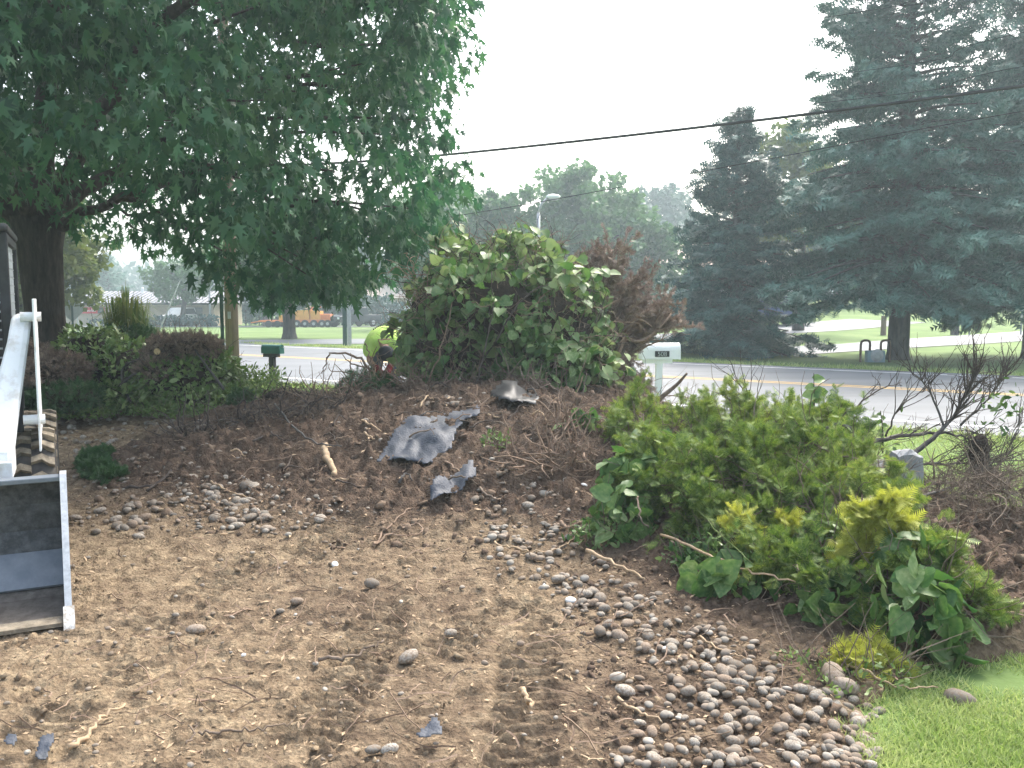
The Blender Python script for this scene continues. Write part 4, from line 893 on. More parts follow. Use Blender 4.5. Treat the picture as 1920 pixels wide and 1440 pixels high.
def core(name, E, m, root, org, k=.78):
    """solid uneven inner mass so that nothing shows through"""
    import bmesh
    for e in E:
        b = bmesh.new(); bmesh.ops.create_icosphere(b, subdivisions=3, radius=1)
        for v in b.verts:
            q = np.array(v.co); n_ = float(fbm(np.array(q[0]*2+e[0]*3), np.array(q[2]*2+q[1]*2), 3, 9)); q = q*(1+.45*n_)*k*np.array(e[3:])+np.array(e[:3])-np.array(org); v.co = q
        me = bpy.data.meshes.new(name); b.to_mesh(me); b.free(); me.polygons.foreach_set('use_smooth', np.ones(len(me.polygons), bool)); me.materials.append(m); link(name, me, root)
M['darkmass'] = mat('dark root soil and heap filler', (.022, .016, .012), (.06, .042, .03), 9, .98, .8, 40)  # soil in the root balls; plain dark filler added inside the leaf heaps

# the vine covered shrub heaped on the crest
a = at(940, 715, 10.6); org = (a[0], 10.6, float(surf(a[0], 10.6)))
root = thing('vine_shrub', 'great rounded heap of uprooted shrub covered in broad vine leaves', 'shrub', org)
E = [el(915, 605, 10.8, 1.12, 1.0, .98), el(850, 622, 10.7, .62, .7, .66), el(1050, 640, 10.6, .72, .8, .86), el(1062, 745, 9.9, .46, .5, .50), el(1085, 640, 10.4, .36, .5, .5), el(960, 530, 10.9, .75, .7, .52), el(850, 700, 10.3, .5, .4, .2)]
core('inner_mass', E[:4], M['darkmass'], root, org, .76)
leafy(root, org, E, 8200, HEART, .125, M['vine'], 300, 'vine_leaf_mesh', droop=.75, r0=.70, lump=.75, gap=.07, gs=2.6)
tangle('twig', E, 700, .5, .006, M['twigdark'], root, org, 6, .7, 3, .75)
tangle('dead_twig', E, 1100, .50, .0045, M['root'], root, org, 6, .9, 3, .9, .1)
for pts, r, mm in (([(1002, 860, 9.3), (1050, 812, 9.35), (1094, 702, 9.5)], .018, 'palewood'), ([(985, 765, 9.4), (1010, 730, 9.5), (1038, 690, 9.7), (1046, 640, 9.9)], .02, 'root'), ([(1060, 830, 9.2), (1047, 740, 9.3), (1040, 660, 9.5)], .011, 'twig'),
               ([(1068, 810, 9.2), (1063, 740, 9.3), (1060, 690, 9.5)], .011, 'twig'), ([(1065, 812, 9.2), (1090, 780, 9.2), (1110, 765, 9.2), (1145, 760, 9.3)], .013, 'twig'), ([(1090, 790, 9.2), (1093, 740, 9.3), (1100, 700, 9.4)], .009, 'twig'),
               ([(800, 730, 9.8), (830, 640, 9.7), (850, 560, 9.8), (855, 500, 10)], .010, 'root'), ([(930, 640, 9.6), (980, 560, 9.7), (1050, 520, 9.9)], .010, 'twigdark'), ([(890, 730, 9.5), (910, 650, 9.5), (925, 580, 9.6), (920, 510, 9.8)], .012, 'twigdark')):
    mb = MB(); P = smooth_pts([at(*q) for q in pts], 6); P = [p+RNG.normal(size=3)*.008-np.array(org) for p in P]; mb.tube(P, taper(r, len(P), .45), 6); mb.build('branch', M[mm], root, True)
# wispy bare vines standing up on top
mb = MB()
for i in range(46):
    q = at(*[(1015, 500, 10.8), (1040, 500, 10.7), (985, 480, 10.9), (775, 520, 10.6), (1075, 540, 10.6), (960, 470, 10.9)][i % 6])+RNG.normal(size=3)*.05-np.array(org)
    W = walk(q, (RNG.normal()*.5+(.25 if i % 6 != 3 else -.5), RNG.normal()*.3, 1), .28+.3*RNG.random(), 9, .75, .05); mb.tube(W, .0045, 3, False)
mb.build('tendril', M['root'], root)['kind'] = 'stuff'

# dead brown cedar leaning out of its right side
def cedarlike(root, org, starts, m, bm, tpl, size, per, L, r=.012, wob=.35, spread=.55, droop=0., nsub=5, name='foliage', sub=.4, keep=None):
    tb = MB(); P = []; A = []
    for (p, d) in starts:
        Lb = L*(.6+.7*RNG.random()); W = walk(np.array(p)-np.array(org), d, Lb, 7, wob, droop); tb.tube(W, taper(r*(.6+.8*RNG.random()), len(W), .2), 4, False)
        dm = norm(np.array(d, float)[None])[0]
        for k in range(nsub):
            i = RNG.integers(2, 7); sd = dm+RNG.normal(size=3)*spread; W2 = walk(W[i], sd, Lb*sub*(.5+RNG.random()), 5, wob, droop); tb.tube(W2, taper(r*.4, len(W2), .3), 3, False)
            for j in range(per):
                f = RNG.random()*4.99; a_ = int(f); q = W2[a_]*(1-f+a_)+W2[a_+1]*(f-a_); P.append(q); A.append((W2[a_+1]-W2[a_])/np.linalg.norm(W2[a_+1]-W2[a_])+RNG.normal(size=3)*.55)
        for j in range(per):
            f = 1.5+RNG.random()*5.49; a_ = int(f); q = W[a_]*(1-f+a_)+W[a_+1]*(f-a_); P.append(q); A.append(dm+RNG.normal(size=3)*.6)
    P = np.array(P); A = np.array(A); o = tb.build('branch', bm, root); o['kind'] = 'stuff'
    if keep: k_ = keep(P+np.array(org)); P = P[k_]; A = A[k_]
    mats_scatter(name, tpl, P, A, rdir(len(P), .3), size*(.6+.8*RNG.random(len(P))), m, root, True)
a = at(1150, 790, 10.9); org = (a[0], 10.9, float(surf(a[0], 10.9)))
root = thing('dead_cedar', 'dead brown cedar shrub jutting to the right behind the vine covered heap', 'shrub', org)
st = []
for (p0, p1, n) in (((1120, 650, 10.9), (1240, 580, 11.0), 16), ((1110, 600, 10.9), (1165, 480, 11.1), 24), ((1120, 720, 10.8), (1180, 640, 10.9), 14), ((1130, 660, 10.8), (1190, 520, 11.1), 26), ((1145, 770, 10.5), (1190, 715, 10.6), 20), ((1150, 800, 10.2), (1180, 700, 10.5), 24), ((1150, 740, 10.3), (1200, 760, 10.4), 16), ((1080, 600, 11), (1120, 510, 11.1), 8), ((1165, 660, 10.9), (1270, 580, 11.0), 14), ((1150, 810, 10.2), (1195, 800, 10.3), 10)):
    p0 = at(*p0); p1 = at(*p1)
    for k in range(n): st.append((p0+(p1-p0)*.35*RNG.random()+RNG.normal(size=3)*.08, (p1-p0)/np.linalg.norm(p1-p0)+RNG.normal(size=3)*.22))
lo_ = [q for q in st if q[0][2] < 1.15 and q[1][0] < .75]; hi_ = [q for q in st if not (q[0][2] < 1.15 and q[1][0] < .75)]
cedarlike(root, org, hi_, M['deadneedle'], M['root'], FEA5, .080, 26, .62, .012, keep=lambda W: ~((W[:, 0] > 1.66) & (W[:, 2] < 1.42))); cedarlike(root, org, lo_, M['deadneedle'], M['root'], FEA5, .080, 18, .36, .010, name='lower_foliage')
core('inner_mass', [el(1135, 735, 10.75, .22, .3, .42)], M['darkmass'], root, org, .9)
for pts in (([(1150, 690, 10.7), (1180, 610, 10.7), (1200, 600, 10.7), (1222, 612, 10.7)]), ([(1140, 620, 10.8), (1200, 640, 10.7), (1245, 605, 10.8), (1258, 588, 10.9)])):
    mb = MB(); P = [p-np.array(org) for p in smooth_pts([at(*q) for q in pts], 6)]; mb.tube(P, taper(.03, len(P), .3), 6); mb.build('limb', M['root'], root, True)

def stick(label, pts, r, m='twig', name='stick', n=7, on=True, cat='stick', lift=.012, jit=.006, grp=None):
    """pts in picture points, dropped onto the ground; (px,py,h) lifts the point by h metres"""
    P = []
    for q in pts:
        h = q[2] if len(q) > 2 else 0; g_ = hit(q[0], q[1]); P.append(g_+np.array([0, 0, lift+h]))
    P = smooth_pts(P, n); P = [p+RNG.normal(size=3)*jit for p in P]; o0 = P[0].copy(); mb = MB(); mb.tube([p-o0 for p in P], taper(r, len(P), .45), 6)
    o = mb.build(name, M[m], None, True); o.location = tuple(map(float, o0)); return tag(o, label, cat, grp)
# left brush heap
a = at(230, 740, 13.2); org = (a[0], 13.2, float(surf(a[0], 13.2)))
root = thing('brush_heap', 'heap of cut glossy green shrubs under the shade tree', 'brush heap', org)
E = [el(170, 665, 13.6, .55, .6, .42), el(250, 700, 13.3, .75, .6, .42), el(350, 715, 13.0, .75, .6, .38), el(390, 690, 13.2, .4, .5, .34), el(150, 720, 13.2, .4, .5, .36), el(230, 745, 12.6, .55, .4, .18), el(370, 750, 12.6, .6, .4, .16)]
core('inner_mass', E[:5], M['darkmass'], root, org, .78)
leafy(root, org, E, 7500, OVAL, .115, M['holly'], 0, droop=.2, r0=.78, outv=.7, lump=.3)
tangle('twig', E, 260, .35, .006, M['twigdark'], root, org, 5, .5, 3, .7)
for pts in ([(245, 755, 12.4), (232, 725, 12.5), (228, 700, 12.6), (236, 685, 12.6), (262, 672, 12.7)], [(228, 722, 12.5), (245, 705, 12.5), (256, 700, 12.5)], [(420, 730, 12.5), (390, 690, 12.6), (365, 655, 12.7)]):
    mb = MB(); P = [p-np.array(org) for p in smooth_pts([at(*q) for q in pts], 5)]; mb.tube(P, taper(.022, len(P), .5), 6); mb.build('branch', M['barkgrey'], root, True)
a = at(335, 690, 13.0); org = (a[0], 13.0, float(surf(a[0], 13.0)))
root = thing('dead_brush', 'brown dead twiggy brush on top of the green heap, with a pale sawn stem end', 'dead brush', org)
E = [el(315, 655, 13.0, .30, .35, .20), el(365, 650, 13.0, .34, .35, .16), el(300, 690, 12.8, .3, .3, .14)]
core('inner_mass', E, M['darkmass'], root, org, .85)
P, N = elpts(E, 3000, .7, 1.1, .3, org=org); mats_scatter('foliage', FEA5, P, N*.5+RNG.normal(size=P.shape)*.6, rdir(len(P)), .10*(.6+.8*RNG.random(len(P))), M['deadneedle'], root, True)
tangle('twig', E, 300, .35, .005, M['twig'], root, org, 6, .7, 3, .8, .4)
e_ = at(295, 659, 12.55)-np.array(org); mb = MB(); mb.tube([e_+np.array([.06, .5, .05]), e_+np.array([0, 0, 0])], .042, 12, False); mb.build('stem', M['twigdark'], root, True); mb = MB(); mb.tube([e_+np.array([0, .0, 0]), e_+np.array([0, -.012, -.002])], .046, 12); mb.build('sawn_end', M['cutwood'], root)
a = at(100, 730, 12.4); org = (a[0], 12.4, float(surf(a[0], 12.4)))
root = thing('dead_brush', 'low mound of browned needle boughs beside the loader, green at its foot', 'dead brush', org)
E = [el(95, 705, 12.5, .50, .5, .28), el(60, 690, 12.8, .4, .5, .3)]; E2 = [el(120, 745, 12.1, .48, .4, .17), el(60, 750, 12.2, .4, .4, .16)]
core('inner_mass', E+E2, M['darkmass'], root, org, .85)
P, N = elpts(E, 3500, .8, 1.08, .3, org=org); mats_scatter('brown_foliage', FEA5, P, N*.5+RNG.normal(size=P.shape)*.6, rdir(len(P)), .11*(.6+.8*RNG.random(len(P))), M['deadneedle'], root, True)
P, N = elpts(E2, 2200, .8, 1.1, .3, org=org); mats_scatter('green_foliage', FEA5, P, N*.5+RNG.normal(size=P.shape)*.6, rdir(len(P)), .11*(.6+.8*RNG.random(len(P))), M['pinegreen'], root, True)
# ornamental grass and soft evergreen at its foot
a = at(240, 665, 15.2); org = (a[0], 15.2, float(surf(a[0], 15.2))); root = thing('ornamental_grass', 'tall clump of arching ornamental grass above the left brush heap', 'grass clump', org)
mb = MB(); zt = at(240, 540, 15.2)[2]-org[2]
for i in range(620):
    an = RNG.random()*6.28; rr = RNG.random()**.7; b = np.array([math.cos(an), math.sin(an), 0])*rr; h = zt*(.65+.45*RNG.random()); wv = .012+.008*RNG.random(); pr = np.array([-b[1], b[0], 0])/max(np.linalg.norm(b), .01)
    P = [b*.22+np.array([0, 0, 0]), b*.30+np.array([0, 0, h*.5]), b*(.36+.1*RNG.random())+np.array([0, 0, h*.85]), b*(.50+.35*RNG.random())+np.array([0, 0, h*(1-.25*rr)])]
    v = []
    for p, k in zip(P, (1, 1, .7, .1)): v += [p-pr*wv*k, p+pr*wv*k]
    mb.add(v, [(0, 1, 3, 2), (2, 3, 5, 4), (4, 5, 7, 6)])
mb.build('blade', M['tallgrass'], root)['kind'] = 'stuff'
E = [el(235, 640, 14.8, .50, .4, .20)]; P, N = elpts(E, 1600, .8, 1.1, .3, org=org); mats_scatter('evergreen_sprays', FEA5, P, N*.5+RNG.normal(size=P.shape)*.5, rdir(len(P)), .12*(.6+.8*RNG.random(len(P))), M['pinegreen'], root, True); core('inner_mass', E, M['darkmass'], root, org, .85)
# weeds between the heap and the road
def weeds(label, E, n, size, m='weed', tpl=OVAL, cat='weeds', stems=60, name='weed_patch', droop=-.2, twl=.25):
    org = (E[0][0], E[0][1], float(surf(E[0][0], E[0][1]))); root = thing(name, label, cat, org)
    leafy(root, org, E, n, tpl, size, M[m], 0, droop=droop, r0=.4, outv=.5, lump=.4)
    tangle('stem', E, stems, twl, .003, M['twig'], root, org, 4, .3, 3, .2, .9); return root
weeds('pale green weeds sprouting at the foot of the utility pole', [el(470, 715, 13.5, .55, .5, .22), el(530, 735, 13.0, .4, .4, .14), el(440, 740, 12.8, .4, .4, .18)], 2600, .07)
weeds('light green clover and weeds at the base of the left brush heap', [el(330, 770, 12.0, .8, .25, .08), el(150, 775, 12.0, .6, .2, .06), el(430, 775, 11.8, .4, .2, .06)], 1600, .055)
weeds('small leafy sprig lying half way down the earth mound', [el(930, 950, 7.6, .16, .12, .10)], 90, .05, stems=12)
weeds('leafy green sprig at the top right of the earth mound beside the sheet', [el(1090, 860, 7.9, .17, .12, .12)], 70, .10, 'vine', HEART, stems=14)
weeds('sparse low weeds and vine under the cedar heap', [el(1330, 1130, 5.4, .35, .2, .07), el(1150, 1060, 6.0, .3, .2, .1), el(1450, 1180, 5.0, .35, .15, .05)], 900, .05, 'vine', OVAL, stems=80)
weeds('short weeds among the cobbles by the lawn corner', [el(1560, 1330, 3.9, .16, .2, .03), el(1640, 1320, 4.0, .2, .2, .05), el(1500, 1300, 4.1, .15, .1, .03)], 260, .035, 'weed', OVAL, stems=60)

def tuft(label, px, py, Y, rx, rz, n=900, m='pinegreen', E=None):
    E = E or [el(px, py, Y, rx, rx*.8, rz)]; org = (E[0][0], Y, E[0][2]-E[0][5]); root = thing('evergreen_sprig', label, 'evergreen sprig', org)
    P, N = elpts(E, n, .3, 1.1, .4, org=org); mats_scatter('foliage', FEA5, P, N*.7+RNG.normal(size=P.shape)*.4+np.array([0, 0, .2]), rdir(len(P)), .08*(.6+.8*RNG.random(len(P))), M[m], root, True)
    c0 = np.array(E[0][:3])-np.array(org); mb = MB(); mb.tube([c0*.2+np.array([0, .02, 0]), c0, c0+np.array([.02, 0, .08])], .012, 5); mb.build('stem', M['twigdark'], root)
tuft('fluffy green evergreen sprig standing upright in front of the left heap', 450, 768, 11.6, .16, .24, 1100)
tuft('fluffy green evergreen bough lying on the soil right of the loader wheel', 188, 915, 8.3, .12, .10, 1400, E=[el(175, 890, 8.7, .14, .14, .10), el(190, 920, 8.3, .15, .12, .08), el(215, 945, 8.0, .13, .1, .05), el(195, 870, 8.9, .12, .1, .06)])

# root balls and stumps
def rootball(label, E, org, n, L, r, m='root', hair=200, spray=None, name='root_ball', longr=()):
    root = thing(name, label, 'root ball', org); core('soil_lump', E, M['darkmass'], root, org, .92)
    tangle('root', E, n, L, r, M[m], root, org, 6, .55, 4, .75, .1); tangle('fine_root', E, hair, L*.6, r*.3, M['twig'], root, org, 6, .8, 3, .9, 0)
    if spray: P, N = elpts(E, spray[0], .9, 1.15, .3, org=org); A = N*.4+RNG.normal(size=P.shape)*.4; A[:, 2] -= .6; mats_scatter('foliage', FEA5, P, A, rdir(len(P)), spray[1]*(.6+.8*RNG.random(len(P))), M[spray[2]], root, True)
    for pts, rr in longr:
        mb = MB(); P = [p+RNG.normal(size=3)*.01-np.array(org) for p in smooth_pts([at(*q) for q in pts], 6)]; mb.tube(P, taper(rr, len(P), .3), 6); mb.build('long_root', M['root'], root, True)
    return root
a = at(700, 745, 10.9); rootball('upturned stump with wild bare roots, just below the worker', [el(698, 728, 10.9, .22, .25, .15), el(690, 752, 10.7, .32, .3, .18)], (a[0], 10.9, float(surf(a[0], 10.9))), 70, .30, .012, hair=260, spray=(500, .10, 'pinegreen'),
    longr=[([(700, 700, 10.8), (670, 668, 10.8), (625, 662, 10.8), (612, 680, 10.8), (604, 700, 10.8)], .018), ([(690, 690, 10.8), (655, 678, 10.9), (640, 660, 10.9)], .012), ([(700, 705, 10.7), (665, 700, 10.7), (622, 695, 10.7), (615, 680, 10.7)], .010), ([(700, 690, 10.8), (690, 655, 10.9), (683, 640, 10.9)], .012), ([(735, 700, 10.7), (760, 730, 10.6), (765, 770, 10.5)], .012)])
a = at(560, 765, 11.5); rootball('dark brown root mass on the edge of the soil below the green mailbox', [el(560, 755, 11.5, .30, .25, .16), el(520, 745, 11.7, .22, .2, .10)], (a[0], 11.5, float(surf(a[0], 11.5))), 60, .22, .008, 'twigdark', 260, (700, .07, 'deadneedle'))
a = at(1840, 1060, 5.9); rootball('big tangled grey brown root mass behind the right end of the cedar heap', [el(1830, 1060, 5.8, .32, .3, .22), el(1770, 1000, 6.2, .25, .25, .16), el(1915, 1080, 5.9, .2, .25, .25)], (a[0], 5.9, float(surf(a[0], 5.9))), 90, .4, .006, 'twig', 1100)
a = at(1030, 780, 9.3); rootball('dark crushed root clump against the foot of the vine heap', [el(1000, 765, 9.4, .18, .15, .08), el(1030, 800, 9.1, .16, .12, .10), el(950, 755, 9.7, .2, .15, .08)], (a[0], 9.3, float(surf(a[0], 9.3))), 50, .3, .008, 'twig', 160)
a = at(870, 770, 9.8); rootball('shallow root mat over the crest of the earth mound', [el(830, 745, 10.0, .5, .3, .07), el(640, 790, 10.2, .4, .3, .08)], (a[0], 9.8, float(surf(a[0], 9.8))), 150, .35, .007, 'root', 520)
a = at(500, 840, 9.7); rootball('scraped low ridge of dark roots across the left of the mound', [el(500, 830, 9.7, .35, .2, .08), el(380, 870, 9.0, .35, .2, .07), el(620, 850, 9.2, .3, .2, .05)], (a[0], 9.7, float(surf(a[0], 9.7))), 130, .4, .009, 'twigdark', 420)
a = at(1090, 930, 7.2); rootball('reddish roots hanging over soil left of the cedar heap', [el(1080, 930, 7.2, .28, .2, .14), el(1030, 860, 7.8, .25, .2, .08), el(1000, 960, 7.2, .2, .15, .06)], (a[0], 7.2, float(surf(a[0], 7.2))), 130, .32, .008, 'root', 420)

# the cedar heap at right
a = at(1480, 1050, 6.1); org = (a[0], 6.1, float(surf(a[0], 6.1)))
root = thing('cedar_heap', 'sprawling heap of cut green and yellow cedar boughs with vines', 'brush heap', org)
E = [el(1235, 920, 7.5, .42, .45, .24), el(1370, 925, 7.1, .48, .5, .28), el(1480, 960, 6.6, .48, .5, .28), el(1400, 985, 6.1, .50, .45, .30), el(1550, 1030, 5.9, .38, .4, .28), el(1490, 1070, 5.5, .42, .35, .25), el(1630, 1110, 5.3, .30, .35, .24), el(1270, 970, 6.6, .35, .35, .26), el(1690, 1190, 4.65, .26, .25, .20), el(1580, 1165, 4.8, .30, .25, .15), el(1650, 1120, 4.9, .25, .25, .2), el(1745, 1200, 4.6, .16, .2, .14)]
core('inner_mass', E, M['darkmass'], root, org, .72)
st = []
P, N = elpts(E, 185, .7, .98, .3)
for p, nn in zip(P, N):
    fan = nn*.45+np.array([-.15, -.35, -.12])+RNG.normal(size=3)*.55
    for q in range(4): st.append((p+RNG.normal(size=3)*.045, fan+RNG.normal(size=3)*.3))
cedarlike(root, org, st, M['cedar'], M['twig'], FEAT, .075, 10, .24, .005, .3, .55, .03, 5, sub=.55, keep=lambda W: ~((np.abs(W[:, 0]-2.58) < .24) & (W[:, 2] > .36) & (W[:, 1] < 6.0)))
st = [(at(1240+RNG.normal()*28, 820+RNG.random()*50, 8.3), (RNG.normal()*.3, 0, 1)) for i in range(60)]
cedarlike(root, org, st, M['cedar'], M['twig'], FEAT, .085, 11, .26, .005, .3, .5, 0, 4, 'upright_foliage')
st = []
for i in range(19): q = at(1645+RNG.normal()*22, 925+RNG.random()*75, 4.80); st.append((q, (RNG.normal()*.3, -.35, -.25+RNG.normal()*.35)))
for i in range(16): q = at(1610+RNG.normal()*38, 1195+RNG.random()*30, 4.2); st.append((q, (RNG.normal()*.5, -.6, -.2)))
for i in range(5): q = at(1430+RNG.normal()*20, 970+RNG.random()*50, 5.25); st.append((q, (RNG.normal()*.5, -.6, .1)))
cedarlike(root, org, st, M['cedar_yellow'], M['twig'], FEAT, .085, 13, .17, .004, .3, .5, .05, 4, 'yellow_foliage')
V = [el(1185, 900, 6.35, .26, .2, .22), el(1170, 1000, 6.0, .19, .2, .24), el(1235, 850, 6.7, .22, .2, .14), el(1720, 1140, 4.25, .17, .14, .20), el(1600, 1130, 4.55, .28, .14, .12), el(1400, 1110, 5.0, .30, .2, .12), el(1700, 1040, 4.6, .16, .12, .12), el(1780, 1200, 4.3, .10, .12, .12)]
leafy(root, org, V, 640, HEART, .115, M['vine'], 300, 'heap_vine_leaf', droop=.5, r0=.8)
V2 = [el(1420, 1110, 5.35, .45, .3, .14), el(1600, 1110, 5.0, .3, .2, .18), el(1560, 1040, 5.4, .3, .2, .15)]
P, N = elpts(V2, 1500, .7, 1.1, .3, org=org); A = RNG.normal(size=P.shape)*.6+N*.5; mats_scatter('small_leaves', OVAL, P, A, N+RNG.normal(size=P.shape)*.4, .045*(.6+.8*RNG.random(len(P))), M['holly'], root, True)
for pts, r, mm in (([(1100, 1030, 5.9), (1160, 1060, 5.7), (1210, 1085, 5.5)], .012, 'palewood'), ([(1240, 1000, 6.0), (1330, 1040, 5.5), (1400, 1070, 5.2), (1490, 1090, 5.0)], .009, 'palewood'), ([(1335, 1020, 6.2), (1325, 980, 6.2), (1340, 950, 6.1), (1385, 938, 6.1)], .018, 'palewood'),
                   ([(1245, 880, 6.6), (1300, 950, 6.0), (1390, 1040, 5.3), (1430, 1060, 5.2)], .005, 'tallgrass'), ([(1590, 1245, 4.4), (1680, 1285, 4.3), (1760, 1290, 4.3)], .006, 'palewood'),
                   ([(1195, 930, 6.3), (1200, 970, 6.1), (1215, 990, 6.1)], .008, 'twig'), ([(1480, 990, 5.7), (1520, 1000, 5.6), (1560, 1030, 5.5)], .010, 'twig'), ([(1430, 860, 6.4), (1440, 920, 6.1), (1450, 950, 6.1)], .007, 'twig')):
    mb = MB(); P = [p+RNG.normal(size=3)*.005-np.array(org) for p in smooth_pts([at(q[0], q[1], q[2]-.42) for q in pts], 7)]; mb.tube(P, taper(r, len(P), .5), 6); mb.build('branch', M[mm], root, True)
tangle('twig', E, 700, .38, .0042, M['twig'], root, org, 5, .5, 3, .75, .2)
bb = MB()
for i in range(16):
    q = at(1440+RNG.random()*110, 1120+RNG.random()*90, 4.95)-np.array(org); bb.lathe([(.004, -.007), (.008, 0), (.004, .007)], 0, 0, 6, Matrix.Translation(Vector(q.tolist())))
bb.build('berry', M['red'], root)['kind'] = 'stuff'

# bare branched shrub sprawling at the right
a = at(1700, 930, 6.7); org = (a[0], 6.7, 0.05)
root = thing('bare_shrub', 'uprooted bare shrub sprawling on its side with twigs fanning against the road', 'shrub', org)
def limb(pts, r, m='barkgrey', tw=0, L=.4, up=.5, e=.3):
    P = [p+RNG.normal(size=3)*.006-np.array(org) for p in smooth_pts([at(*q) for q in pts], 6)]; mb = MB(); mb.tube(P, taper(r, len(P), e), 6); mb.build('limb', M[m], root, True)
    return P
tw = MB()
def twigs(P, n, L, up, r=.005, f0=.3, side=0):
    for i in range(n):
        k = int(len(P)*(f0+(1-f0)*RNG.random()))-1; d = P[min(k+1, len(P)-1)]-P[k-1]; d = d/np.linalg.norm(d)+RNG.normal(size=3)*.45+np.array([side, 0, up]); W = walk(P[k], d, L*(.4+.8*RNG.random()), 7, .28, -.02); tw.tube(W, taper(r, len(W), .3), 4, False)
        for j in range(3):
            W2 = walk(W[RNG.integers(2, 7)], d+RNG.normal(size=3)*.6, L*.35*(.5+RNG.random()), 4, .3, -.02); tw.tube(W2, taper(r*.55, len(W2), .4), 3, False)
limb([(1445, 915, 6.4), (1500, 850, 6.3), (1560, 800, 6.2), (1600, 810, 6.2), (1625, 880, 6.1), (1640, 960, 6.0), (1645, 1010, 5.9)], .020)
limb([(1562, 805, 6.25), (1566, 850, 6.35), (1560, 885, 6.4)], .026)
P1 = limb([(1555, 880, 6.5), (1620, 835, 6.7), (1700, 815, 6.9), (1780, 815, 7.0), (1830, 822, 7.0)], .024); twigs(P1, 12, .35, .2)
P2 = limb([(1650, 880, 6.6), (1720, 845, 6.8), (1770, 800, 6.9), (1800, 760, 6.9), (1835, 690, 6.9)], .024); twigs(P2, 44, .42, .75, .006, .55)
P3 = limb([(1700, 905, 6.5), (1760, 905, 6.6), (1830, 915, 6.7), (1930, 935, 6.8)], .018); twigs(P3, 22, .5, .3)
P4 = limb([(1690, 960, 6.3), (1740, 945, 6.4), (1800, 925, 6.4), (1930, 925, 6.5)], .014); twigs(P4, 16, .45, .35)
P5 = limb([(1640, 870, 6.7), (1740, 870, 6.9), (1840, 870, 7.0), (1930, 860, 7.1)], .014); twigs(P5, 24, .5, .35)
P6 = limb([(1480, 860, 6.9), (1420, 770, 7.0), (1378, 710, 7.1)], .009, 'twigdark'); twigs(P6, 10, .34, .4, .004)
P7 = limb([(1560, 800, 6.3), (1640, 735, 6.5), (1690, 720, 6.5)], .008, 'twigdark'); twigs(P7, 7, .2, .4, .004)
P8 = limb([(1660, 820, 6.6), (1690, 760, 6.6), (1740, 730, 6.7)], .008, 'twigdark'); twigs(P8, 8, .4, .6, .004)
P9 = limb([(1460, 790, 6.9), (1420, 800, 6.9), (1395, 805, 7.0)], .007, 'twigdark')
P10 = limb([(1770, 800, 6.9), (1740, 730, 6.9), (1700, 690, 6.9)], .010); twigs(P10, 18, .3, .8, .004)
P11 = limb([(1800, 800, 6.9), (1860, 740, 6.9), (1890, 690, 7.0)], .010); twigs(P11, 24, .35, .6, .005)
P12 = limb([(1850, 900, 6.6), (1890, 850, 6.6), (1915, 790, 6.7)], .008); twigs(P12, 14, .35, .4, .004)
tw.build('twig', M['twigdark'], root)['kind'] = 'stuff'
E = [el(1835, 850, 6.6, .08, .08, .17), el(1850, 895, 6.6, .10, .1, .09)]; core('soil_lump', E, M['darkmass'], root, org, .9); tangle('fine_root', E, 420, .22, .003, M['twigdark'], root, org, 5, .7, 3, .8, -.1)
q = np.stack([at(px, py, Y) for px, py, Y in [(1880+RNG.normal()*25, 770+RNG.normal()*22, 6.8) for i in range(60)]+[(1640+RNG.normal()*25, 830+RNG.normal()*40, 6.7) for i in range(26)]])-np.array(org)
mats_scatter('leaf', OVAL, q, rdir(len(q)), rdir(len(q)), .06*(.6+.7*RNG.random(len(q))), M['holly'], root, True)
def sprig(label, px, pyb, pyt, Y, n, size, m='holly', lean=4):
    b = at(px, pyb, Y); t = at(px+lean, pyt, Y); root = thing('leaf_sprig', label, 'sprig', b); P = [p-b for p in smooth_pts([b, (b+t)/2+np.array([.01, 0, 0]), t], 6)]
    mb = MB(); mb.tube(P, taper(.007, len(P), .4), 5); mb.build('stem', M['twigdark'], root)
    for i in range(n):
        f = .25+.75*i/n; p = P[int(f*(len(P)-1))]; s = 1 if i % 2 else -1; A = np.array([[s*.8, RNG.normal()*.3, .25-.4*RNG.random()]]); leaf_parts('leaf', HEART, 'sprig_leaf'+m, np.array([p]), A, np.array([[0, -1, .5]])+RNG.normal(size=(1, 3))*.3, [size*(.7+.5*RNG.random())], M[m], root)
sprig('upright leafy sprig standing out against the road above the cedar heap', 1522, 850, 700, 6.8, 12, .095)
sprig('short dark leafy sprig left of the tall upright sprig', 1488, 830, 752, 6.9, 6, .07)
sprig('light leafy sprig near the arching bare limb', 1655, 850, 770, 6.8, 9, .045, 'weed', -4)
# splintered stub between the two heaps
a = at(1215, 770, 9.6); b = at(1240, 745, 9.5); c_ = at(1268, 722, 9.5); d_ = at(1288, 700, 9.4); mb = MB(); mb.tube([p-a for p in smooth_pts([a, b, c_, d_], 5)], taper(.035, 16, .35), 7); o = mb.build('broken_branch', M['twig'], None, True); o.location = tuple(a); tag(o, 'broken grey branch end pointing up in front of the white mailbox post', 'branch')

